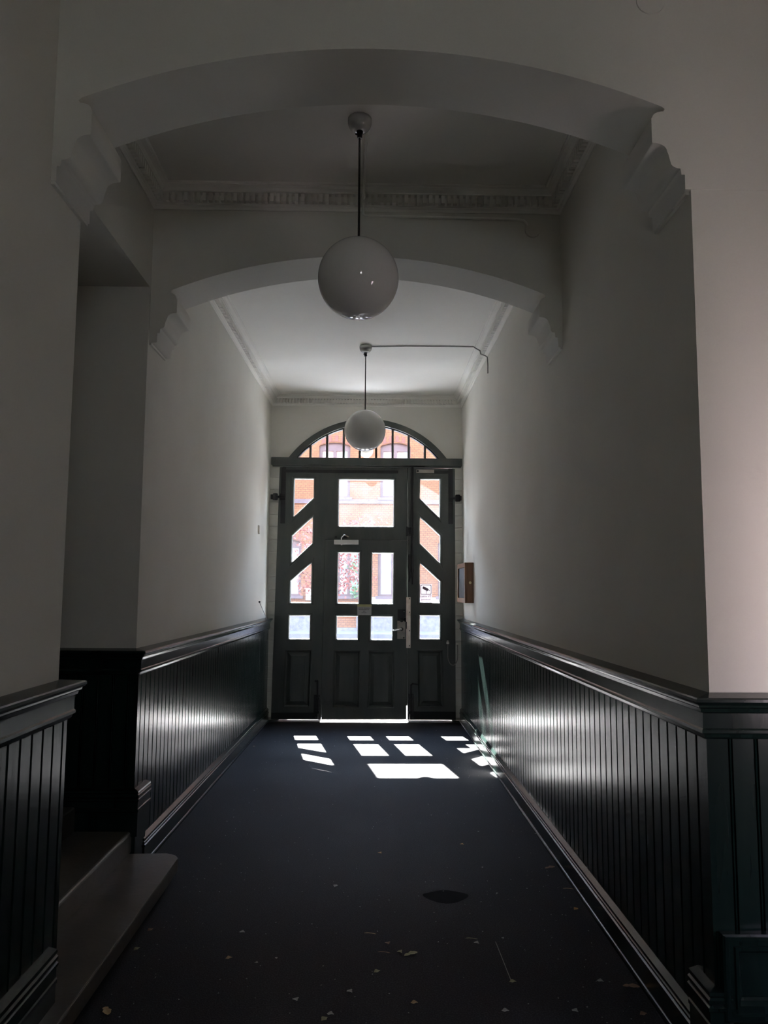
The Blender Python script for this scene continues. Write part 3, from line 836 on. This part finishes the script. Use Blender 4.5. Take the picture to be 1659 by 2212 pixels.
rel(text_mesh('printed_text', 'bevakning', .027, (.609, 8.7280, 1.341), M['violet'], mirror=True), st)

# small paper notice taped to the wicket
pn = tag(empty('paper_notice', (-.087, F2, 1.168)), 'small white paper notice taped with yellow tape to the middle rail of the wicket', 'notice')
b = B()
import itertools
def sheet(b, x0, x1, z0, z1, y, n=8, bow=.004):
    vs = [[b.bm.verts.new((x0+(x1-x0)*i/n, y-bow*math.sin(math.pi*i/n)-(.004 if (i == n and j == 0) else 0), z0+(z1-z0)*j/4)) for i in range(n+1)] for j in range(5)]
    for j in range(4):
        for i in range(n): b.bm.faces.new((vs[j][i], vs[j][i+1], vs[j+1][i+1], vs[j+1][i]))
sheet(b, -.167, -.008, 1.168, 1.286, F2-.008)
rel(b.done('sheet', M['paper']), pn)
b = B(); sheet(b, -.168, -.006, 1.263, 1.289, F2-.0095)
rel(b.done('tape_strip', M['tape']), pn)
b = B()
def dashes(xa, xb, z, h):
    x = xa
    while x < xb:
        wdt = random.uniform(.006, .016)
        xe = min(x+wdt, xb)
        b.box(x, xe, F2-.0135, F2-.0125, z-h/2, z+h/2)
        x = xe+random.uniform(.002, .004)
dashes(-.153, -.100, 1.248, .006); dashes(-.090, -.024, 1.247, .006); dashes(-.150, -.034, 1.231, .006); dashes(-.102, -.078, 1.213, .006); dashes(-.118, -.062, 1.197, .006)
rel(b.done('faded_lines', M['ink']), pn)

# ---------------------------------------------------------------- pendant lamps
def pendant(y, label, x=-0.076, zc=2.891, R=0.188):
    t = tag(empty('pendant_lamp', (x, y, CEIL)), label, 'lamp', group='globe pendants along the passage ceiling')
    b = B()
    prof = [(0.0, -.064), (.012, -.064), (.018, -.0635)]
    for i in range(1, 11):
        a = math.radians(90*i/10)
        prof.append((.018+.039*math.sin(a), -.016-.0475*math.cos(a)))
    prof += [(.057, -.003), (.055, 0.0), (0, 0)]
    b.lathe(prof, 0, 0, 40); b.done('canopy', M['canopy'], t, smooth=True, angle=50)
    b = B(); b.lathe([(0, -.098), (.012, -.098), (.013, -.082), (.011, -.076), (.016, -.070), (.016, -.061), (0, -.061)], 0, 0, 20); b.tube([(-.020, 0, -.076), (-.010, 0, -.080)], .004)
    b.done('stem_collar', M['iron'], t, smooth=True, angle=40)
    b = B(); b.tube([(0, 0, -.08), (0, 0, zc+R*.97-CEIL)], .0052, 14)
    b.done('stem', M['darkmetal'], t, smooth=True, angle=50)
    b = B(); b.sphere((0, 0, zc-CEIL), R, 64, 40); b.done('globe', M['opal'], t, smooth=True)
    return t
def copy_tree(o, parent=None):
    c = o.copy(); COL.objects.link(c)
    if parent: c.parent = parent
    for ch in list(o.children): copy_tree(ch, c)
    return c
lamp = pendant(3.44, 'nearer opal globe pendant on a long stem, hanging in the dim bay between the arches')
l2 = copy_tree(lamp)
l2.location = (-0.077, 6.85, CEIL)
l2['label'] = 'farther opal globe pendant in front of the fanlight, cable leading off its cap'

# surface cable from the far lamp across the ceiling and down the cornice
b = B()
b.tube([(-.025, 6.85, 3.673), (.30, 6.815, 3.672), (.62, 6.815, 3.6735), (.912, 6.815, 3.671), (.921, 6.812, 3.662), (.936, 6.80, 3.648), (.966, 6.79, 3.628), (.969, 6.78, 3.594), (1.008, 6.76, 3.572), (1.024, 6.74, 3.552), (1.0275, 6.735, 3.48), (1.0265, 6.73, 3.40)], .0055, 8)
tag(b.done('ceiling_cable', M['cable']), 'thin grey cable from the far lamp across the ceiling and down over the right cornice', 'cable')
b = B()
b.tube([(-.035, 3.50, 3.671), (-.055, 3.7, 3.671), (-.058, 4.0, 3.671), (-.060, 4.012, 3.660), (-.062, 4.050, 3.630), (-.064, 4.085, 3.60), (-.066, 4.112, 3.575), (-.066, 4.112, 3.55), (-.055, 4.112, 3.541), (.40, 4.112, 3.535), (.80, 4.112, 3.530), (.835, 4.112, 3.525), (.850, 4.112, 3.510), (.858, 4.112, 3.49)], .0075, 8)
tag(b.done('conduit', M['ceiling']), 'white painted conduit from the near lamp down the far arch face to a round cover', 'conduit')
b = B(); b.cyl_y(.887, 3.470, .044, 4.121, 4.110, 36, .042); b.cyl_y(.887, 3.470, .006, 4.111, 4.108, 10)
tag(b.done('junction_cover', M['plaster']), 'round white junction box cover on the upper right of the far arch face', 'box cover')
b = B(); b.cyl_y(.937, 3.462, .050, 2.421, 2.4165, 36, .048)
tag(b.done('junction_cover', M['plaster']), 'round painted-over cover at the top right of the near arch face', 'box cover')

# ---------------------------------------------------------------- small wall things
# notice cabinet on the right wall
xw = XR(8.15)
nc = tag(empty('notice_cabinet', (xw, 8.15, 1.325)), 'shallow wooden notice cabinet with glazed door on the right wall by the street door', 'cabinet')
cx0 = xw-.088
b = B(); b.box(cx0+.022, xw+.002, 7.80, 8.50, 1.325, 1.735, .003)
rel(b.done('cabinet_case', M['wood']), nc)
b = B()
for y0, y1, z0, z1 in ((7.80, 7.855, 1.325, 1.735), (8.445, 8.50, 1.325, 1.735), (7.855, 8.445, 1.325, 1.372), (7.855, 8.445, 1.688, 1.735)): b.box(cx0, cx0+.021, y0, y1, z0, z1, .003)
dr = rel(b.done('cabinet_door', M['wood']), nc)
b = B(); b.box(cx0+.014, cx0+.021, 7.85, 8.45, 1.368, 1.692); ob = b.done('notice_panel', M['felt']); rel(ob, nc)
b = B(); b.box(cx0+.009, cx0+.012, 7.85, 8.45, 1.368, 1.692); ob = b.done('door_glass', M['glassclear']); ob.parent = dr; ob.data.transform(Matrix.Translation(-nc.location))
b = B(); b.cyl_y(xw-.034, 1.530, .013, 7.801, 7.790, 18); b.cyl_y(xw-.034, 1.530, .006, 7.791, 7.786, 12); ob = b.done('cabinet_lock', M['brass']); rel(ob, nc)
# small beige wall box on the left wall
xl = XL(7.95)
b = B()
prof = [(7.93, 2.112), (7.93, 2.034), (7.945, 2.020), (7.985, 2.020), (8.00, 2.034), (8.00, 2.112)]
a = [b.bm.verts.new((xl, y, z)) for y, z in prof]; c = [b.bm.verts.new((xl+.018, 7.965+(y-7.965)*.92, 2.066+(z-2.066)*.95)) for y, z in prof]
b.bm.faces.new(c); b.bm.faces.new(a[::-1])
for i in range(6): b.bm.faces.new((a[i], a[(i+1) % 6], c[(i+1) % 6], c[i]))
ib = tag(b.done('wall_box', M['beige']), 'small beige box with a rounded foot on the left wall near the street door', 'box')
# thin wire standing against the left wall at the rail
b = B(); b.tube([(XL(8.10)+.012, 8.07, 1.318), (XL(8.1)+.020, 8.15, 1.27), (XL(8.2)+.034, 8.27, 1.20), (XL(8.3)+.045, 8.36, 1.147)], .0035, 8)
wq = tag(b.done('wall_wire', M['iron']), 'thin black wire from a hole in the left wall down to the chair rail', 'wire')
b = B(); b.sphere((XL(8.10)+.012, 8.07, 1.320), .011, 14, 10); ob = b.done('wire_plug', M['iron'], wq)
b = B(); b.tube([(XL(8.3)+.044, 8.36, 1.138), (XL(8.3)+.045, 8.36, 1.150)], .010, 10); ob = b.done('wire_foot', M['closer'], wq)

# ---------------------------------------------------------------- stone steps to the stair hall
def step(name, pts, z0, z1, label, bev=0.012, nose=None):
    b = B()
    n = len(pts)
    lo = [b.bm.verts.new((x, y, z0)) for x, y in pts]; hi = [b.bm.verts.new((x, y, z1)) for x, y in pts]
    b.bm.faces.new(hi); b.bm.faces.new(lo[::-1])
    es = []
    for i in range(n):
        j = (i+1) % n
        b.bm.faces.new((lo[i], lo[j], hi[j], hi[i]))
    b.bm.edges.ensure_lookup_table()
    te = [e for e in b.bm.edges if all(v in hi for v in e.verts)]
    bmesh.ops.bevel(b.bm, geom=te, offset=bev, segments=3, affect='EDGES', profile=0.5)
    o = b.done(name, M['stone'])
    return tag(o, label, 'step', group='stone steps to the stair hall')
r0 = .075
cor = [(-.955-r0+r0*math.cos(math.radians(a)), 4.045-r0+r0*math.sin(math.radians(a))) for a in range(0, 91, 15)]
step('stone_step', [(-1.06, 1.0), (-.955, 1.0)]+cor+[(-1.28, 4.045), (-1.28, 2.72), (-1.06, 2.72)], .058, .120, 'lowest stone step with a rounded corner standing out into the passage')
b = B(); b.box(-1.26, -.992, 2.7, 4.02, 0, .058); b.box(-1.06, -.992, 1.0, 2.7, 0, .058)
ob = b.done('step_base', M['stone'], bpy.data.objects['stone_step'])
step('stone_step', [(-1.215, 2.70), (-1.215, 4.06), (-1.60, 4.06), (-1.60, 2.70)][::-1], .1205, .225, 'second stone step filling the stair opening behind the lowest step', .014)
step('stone_step', [(-1.50, 2.70), (-1.50, 4.06), (-1.85, 4.06), (-1.85, 2.70)][::-1], .225, .345, 'third stone step, just visible in the dark of the stair opening', .014)
step('stone_step', [(-1.82, 2.70), (-1.82, 4.06), (-2.15, 4.06), (-2.15, 2.70)][::-1], .345, .465, 'fourth stone step deep in the dark stair opening', .014)
b = B()
for i, x in enumerate((-1.26, -1.54, -1.86)): b.box(-2.15, x, 2.72, 4.05, 0.0 if i == 0 else .1, (.12, .225, .345)[i])
ob = b.done('stair_core', M['stone'])
tag(ob, 'stone mass under the treads of the stair opening', 'stair base', kind='structure')

# ---------------------------------------------------------------- outside
b = B(); b.box(-16, 16, 8.60, 12.2, -.20, -.045); tag(b.done('pavement', M['street']), 'sunlit pavement outside the street door', 'pavement', kind='structure')
b = B(); b.box(-40, 40, 12.2, 25.2, -.30, -.14); b.box(-40, 40, 25.2, 27.2, -.30, 0.02); tag(b.done('street', M['road']), 'street and far pavement in front of the brick house', 'street', kind='structure')

# little globe lamp hanging in the portal
pg = tag(empty('porch_lamp', (-.085, 9.08, 3.375)), 'small white globe lamp hanging outside in the doorway arch, seen through the fanlight', 'lamp')
b = B(); b.sphere((0, 0, -.262), .085, 32, 20); b.done('globe', M['opal'], pg, smooth=True)
b = B(); b.lathe([(0, -.19), (.03, -.19), (.034, -.175), (.012, -.165), (.012, -.02), (.045, -.015), (.045, .012), (0, .012)], 0, 0, 20); b.done('holder', M['iron'], pg)

# brick house opposite
FYO = 27.0
bh = tag(empty('brick_house', (0, FYO, 0)), 'orange brick house across the street with purple-brown windows, seen through the door panes', 'building')
def seg_head(x0, x1, z0, z1, rise, n=12):
    return [(x0, z0), (x1, z0)] + [(x, z) for x, z in arc_through(x0, x1, z1, z1+rise, n)[::-1]]
ups = [(-1.926, -.82), (.255, 1.331), (-4.1, -3.0), (2.45, 3.55), (-6.3, -5.2), (4.65, 5.75)]
gfs = [(-1.25, -.42), (.19, 1.25), (2.3, 3.4), (-3.6, -2.5)]
holes = [seg_head(a, c, 4.72, 6.56, .12) for a, c in ups] + [seg_head(a, c, 1.24, 3.1, .12) for a, c in gfs]
wall = plate('wall', [(-18, 0), (18, 0), (18, 11.5), (-18, 11.5)], holes, FYO, FYO+.35, M['brick'])
rel(wall, bh)
b = B(); b.box(-18, 18, FYO-.05, FYO+.1, 4.49, 4.64); rel(b.done('stone_band', M['bandstone']), bh)
b = B(); b.box(-18, -2.15, FYO-.05, FYO+.1, 0, .62); b.box(-.55, 18, FYO-.05, FYO+.1, 0, .62); b.box(-2.15, -.55, FYO-.04, FYO+.1, 0, .14)
rel(b.done('granite_plinth', M['plinth']), bh)
b = B(); b.box(-.1, 3, FYO-.035, FYO+.1, .62, 1.2); rel(b.done('mottled_stone', M['strip']), bh)
def facade_window(x0, x1, z0, z1, rise, kind):
    t = .10
    fr = plate('window', seg_head(x0, x1, z0, z1, rise), [[(x0+t, z0+.06), ((x0+x1)/2-.05, z0+.06), ((x0+x1)/2-.05, z1-.17), (x0+t, z1-.17)], [((x0+x1)/2+.05, z0+.06), (x1-t, z0+.06), (x1-t, z1-.17), ((x0+x1)/2+.05, z1-.17)]], FYO+.09, FYO+.17, M['frame_out'])
    rel(fr, bh)
    xm = (x0+x1)/2
    def pane(a, c, e, f, mm, nm='pane'):
        bb = B(); bb.box(a, c, FYO+.125, FYO+.135, e, f); o = rel(bb.done(nm, mm), bh); o.parent = fr
    if kind == 'up':
        pane(x0+t-.01, xm-.04, z0+.05, z1-.16, M['curtain']); pane(xm+.04, x1-t-.12, z0+.05, z1-.16, M['curtain']); pane(x1-t-.12, x1-t+.01, z0+.05, z1-.16, M['skyglass'])
    elif kind == 'green':
        pane(x0+t-.01, xm-.04, z0+.05, z1-.16, M['blind']); pane(xm+.04, x1-t+.01, z0+.05, z1-.16, M['greenglass'])
    else:
        pane(x0+t-.01, xm-.04, z0+.05, z1-.16, M['blind']); pane(xm+.04, x1-t+.01, z0+.05, z1-.16, M['blind'])
    bb = B(); bb.box(x0-.08, x1+.08, FYO-.07, FYO+.12, z0-.10, z0); o = rel(bb.done('sill', M['bandstone']), bh); o.parent = fr
    base = arc_through(x0+.04, x1-.04, z1+.035, z1+rise+.035, 18)
    comb = list(base)
    for k in range(17, -1, -1):
        hgt = .235 if k % 4 in (1, 2) and 0 < k < 18 else .03
        for (xx, zz) in (base[k+1], base[k]): comb.append((xx, zz+hgt))
    o = rel(plate('brick_arch', comb, [], FYO-.012, FYO+.02, M['darkbrick']), bh); o.parent = fr
for a, c in ups: facade_window(a, c, 4.72, 6.56, .12, 'up')
for i, (a, c) in enumerate(gfs): facade_window(a, c, 1.24, 3.1, .12, 'green' if i == 0 else 'white')
b = B(); b.box(-2.32, -2.08, FYO-.12, FYO, 1.08, 1.50, .02)
rel(b.done('meter_box', M['whiteext']), bh)
# shrub behind the ground floor window and the copper-leaved tree
def clump(cx, cz, sx, sz, n):
    b = B()
    for k in range(n):
        c = Vector((cx+random.gauss(0, sx), FYO-.10+random.uniform(-.05, .0), cz+random.gauss(0, sz)))
        a = Vector((random.uniform(-1, 1), random.uniform(-.4, .4), random.uniform(-1, 1))).normalized()*.05
        d = a.cross(Vector((random.uniform(-1, 1), random.uniform(-1, 1), random.uniform(-1, 1)))).normalized()*.025
        b.bm.faces.new([b.bm.verts.new(c+v) for v in (-a, d, a, -d)])
    return b
tag(clump(-.62, 1.46, .085, .13, 90).done('window_plant', M['plantgreen']), 'green plant on the sill of the brick house ground floor window', 'plant')
tag(clump(-.66, 2.24, .085, .11, 80).done('window_plant', M['plantgreen']), 'light green plant hanging higher in the ground floor window across the street', 'plant')
tr = tag(empty('street_tree', (-1.12, 21.5, -.14)), 'young tree with copper-red leaves in the street, seen through the left wicket pane', 'tree')
b = B(); b.tube([(0, 0, 0), (.02, 0, .9), (.0, .03, 1.7), (.12, 0, 2.5), (.15, .03, 3.3)], [.055, .05, .04, .03, .012], 10)
brs = []
for k in range(16):
    z = 1.35+k*.12; an = random.uniform(-.9, .9) if k % 2 else random.uniform(2.2, 4.2); L = random.uniform(.6, 1.15)
    p0 = Vector((.03+.03*k/16, 0, z)); d = Vector((math.cos(an), math.sin(an)*.6, random.uniform(.15, .6)))
    pts = [p0, p0+d*L*.5+Vector((0, 0, .05)), p0+d*L]
    b.tube(pts, [.016, .010, .004], 6); brs.append(pts)
b.done('trunk', M['bark'], tr)
b = B()
for pts in brs:
    for k in range(80):
        f = random.uniform(.25, 1.1); c = pts[0].lerp(pts[2], f)+Vector((random.gauss(0, .13), random.gauss(0, .13), random.gauss(0, .12)))
        a = Vector((random.uniform(-1, 1), random.uniform(-.5, .5), random.uniform(-1, 1))).normalized()*.046
        d = a.cross(Vector((random.uniform(-1, 1), random.uniform(-1, 1), random.uniform(-1, 1)))).normalized()*.030
        b.bm.faces.new([b.bm.verts.new(c+v) for v in (-a, d, a, -d)])
fo = b.done('foliage', M['redleaf'], tr)

# ---------------------------------------------------------------- fallen leaves and grit
def leaf_mesh(kind):
    b = B()
    n = 9
    if kind == 'long': L, W = .052, .008
    elif kind == 'chip': L, W = .016, .010
    elif kind == 'ragged': L, W = .060, .030
    else: L, W = .026, .020
    top = []; bot = []
    for i in range(n):
        f = i/(n-1); wv = W*math.sin(math.pi*min(max(f, .03), .97))**.8*(1+.35*math.sin(7*f+W*900))
        if kind == 'ragged': wv *= (1.12 if i % 3 else .82)
        top.append((L*(f-.5), wv/2)); bot.append((L*(f-.5), -wv/2))
    def zc(x, y): return .0012+.10*abs(y)+.003*math.sin((x/L+.5)*math.pi)+(.004 if x > 0 else 0)*x/L
    T = [b.bm.verts.new((x, y, zc(x, y))) for x, y in top]; Mi = [b.bm.verts.new((x, 0, zc(x, 0))) for x, y in top]; Bo = [b.bm.verts.new((x, y, zc(x, y))) for x, y in bot]
    for i in range(n-1):
        b.bm.faces.new((Mi[i], Mi[i+1], T[i+1], T[i])); b.bm.faces.new((Bo[i], Bo[i+1], Mi[i+1], Mi[i]))
    return b
protos = {}
def get_proto(kind, colour):
    k = (kind, colour)
    if k not in protos:
        o = leaf_mesh(kind).done('dry_leaf', M[colour])
        COL.objects.unlink(o)
        protos[k] = o
    return protos[k]
LV = [
 (0.524, 4.557, 'leaf', 'leaf_orange', 'curled orange leaf alone in the middle distance, right of the centre line'),
 (0.995, 4.750, 'leaf', 'leaf_grey', 'pale grey leaf touching the right skirting, farthest along it'),
 (0.946, 4.189, 'ragged', 'leaf_brown', 'torn brown leaf close to the right skirting, second from the door end'),
 (0.968, 3.900, 'long', 'leaf_tan', 'thin tan sliver lying beside the right skirting'),
 (0.945, 3.663, 'leaf', 'leaf_orange', 'yellow-orange leaf near the right skirting, right of the floor stain'),
 (0.610, 3.840, 'chip', 'leaf_grey', 'grey leaf chip just right of the dark oval floor stain'),
 (0.556, 3.366, 'chip', 'leaf_grey', 'bright grey chip at the far end of the floor scratch'),
 (0.441, 3.324, 'leaf', 'leaf_grey', 'grey bent leaf lying against a longer sliver, left of the floor scratch'),
 (0.425, 3.362, 'long', 'leaf_olive', 'dull olive sliver behind the grey bent leaf'),
 (0.534, 3.008, 'leaf', 'leaf_olive', 'olive-brown upright leaf at the near end of the floor scratch'),
 (0.862, 3.012, 'leaf', 'leaf_grey', 'pale leaf in the near right, away from the skirting'),
 (0.714, 2.809, 'leaf', 'leaf_grey', 'flat grey leaf at the bottom right of the floor'),
 (0.649, 4.788, 'chip', 'leaf_grey', 'tiny pale chip beyond the curled orange leaf'),
 (0.588, 4.190, 'chip', 'leaf_grey', 'tiny pale chip between the orange leaf and the floor stain'),
 (0.472, 2.810, 'leaf', 'leaf_grey', 'grey leaf at the bottom edge, right of the pale pair'),
 (0.053, 4.411, 'leaf', 'leaf_orange', 'small tan-orange leaf standing up on the centre line, far off'),
 (0.001, 3.410, 'long', 'leaf_tan', 'long narrow tan leaf curved like a bow near the centre'),
 (0.074, 3.321, 'leaf', 'leaf_brown', 'brown leaf just beyond the pair of broad leaves'),
 (0.057, 3.240, 'long', 'leaf_brown', 'dark curled sliver left of the pair of broad leaves'),
 (0.122, 3.246, 'leaf', 'leaf_olive', 'left leaf of the broad pair near the centre'),
 (0.165, 3.228, 'ragged', 'leaf_olive', 'large right leaf of the broad pair near the centre'),
 (0.029, 3.086, 'leaf', 'leaf_olive', 'yellow-olive leaf scrap below the pair of broad leaves'),
 (-0.133, 2.792, 'leaf', 'leaf_grey', 'pale leaf of the pair at the bottom edge, the farther one'),
 (-0.151, 2.762, 'leaf', 'leaf_olive', 'olive leaf of the pair at the bottom edge, the nearer one'),
 (-0.369, 3.194, 'chip', 'leaf_grey', 'grey chip right of the trio of pale chips'),
 (-0.442, 3.156, 'chip', 'leaf_grey', 'brightest of the trio of pale chips on the left half of the floor'),
 (-0.169, 3.937, 'leaf', 'leaf_grey', 'small forked grey leaf beyond the bow-shaped leaf'),
 (-0.261, 2.886, 'leaf', 'leaf_grey', 'slanting grey leaf in the near left centre'),
 (-0.071, 2.941, 'leaf', 'leaf_grey', 'blunt grey leaf behind the pale pair at the bottom edge'),
 (0.159, 2.863, 'leaf', 'leaf_tan', 'small tan leaf at the bottom, right of the centre line'),
 (-0.542, 3.426, 'leaf', 'leaf_grey', 'dull leaf midway between the stone step and the bow-shaped leaf'),
 (-0.905, 2.815, 'ragged', 'leaf_tan', 'broad tan leaf in front of the lowest stone step, bottom left'),
 (-0.935, 3.448, 'leaf', 'leaf_brown', 'brown scrap close to the middle of the stone step edge'),
 (-0.940, 3.273, 'leaf', 'leaf_olive', 'olive scrap under the edge of the lowest stone step'),
 (-0.555, 3.195, 'leaf', 'leaf_tan', 'small tan curl left of the trio of pale chips'),
 (0.965, 2.973, 'ragged', 'leaf_brown', 'large crumpled brown leaf against the right skirting, nearest the camera'),
 (0.945, 2.788, 'leaf', 'leaf_brown', 'faint brown leaf by the right skirting at the very bottom'),
 (-1.085, 7.301, 'leaf', 'leaf_tan', 'pinkish tan leaf at the foot of the left skirting towards the door'),
]
for i, (x, y, kind, colr, lab) in enumerate(LV):
    p = get_proto(kind, colr)
    o = p.copy(); COL.objects.link(o)
    o.name = 'dry_leaf'
    o.location = (x, y, 0.0005)
    o.rotation_euler = (0, 0, (-.25 if kind == 'long' else random.uniform(-1.2, 1.2)))
    tag(o, lab, 'leaf', 'fallen leaves on the passage floor')
for o in protos.values(): bpy.data.objects.remove(o)
b = B()
for k in range(420):
    y = random.uniform(2.6, 8.3) if k % 3 else random.uniform(2.6, 4.2)
    x = random.uniform(-.9, .95)
    if random.random() < .25: x = random.choice((-1, 1))*random.uniform(.75, .93)
    s = random.uniform(.0012, .0038); an = random.uniform(0, 6.28)
    v = [b.bm.verts.new((x+s*math.cos(an+q*2.1)*random.uniform(.7, 1.5), y+s*math.sin(an+q*2.1)*random.uniform(.7, 1.5), .0008+random.uniform(0, .002))) for q in range(3)]
    t = b.bm.verts.new((x, y, .0035))
    b.bm.faces.new(v)
    for q in range(3): b.bm.faces.new((v[q], v[(q+1) % 3], t))
tag(b.done('floor_grit', M['leaf_grey']), 'pale grit and crumbs scattered over the dark passage floor', 'grit', kind='stuff')
# stain and scratch on the floor
b = B()
pts = [(.361+.105*math.cos(a)*(1+.12*math.sin(3*a)), 3.809+.075*math.sin(a)*(1+.1*math.cos(4*a))) for a in [2*math.pi*i/28 for i in range(28)]]
b.bm.faces.new([b.bm.verts.new((x, y, .0006)) for x, y in pts])
tag(b.done('floor_stain', M['stain']), 'dark oval stain on the floor right of the centre line', 'stain')
b = B()
b.bm.faces.new([b.bm.verts.new(c) for c in ((.521, 3.34, .0006), (.524, 3.34, .0006), (.531, 3.02, .0006), (.528, 3.02, .0006))])
tag(b.done('floor_scratch', M['cable']), 'long thin pale scratch on the near right floor', 'scratch')
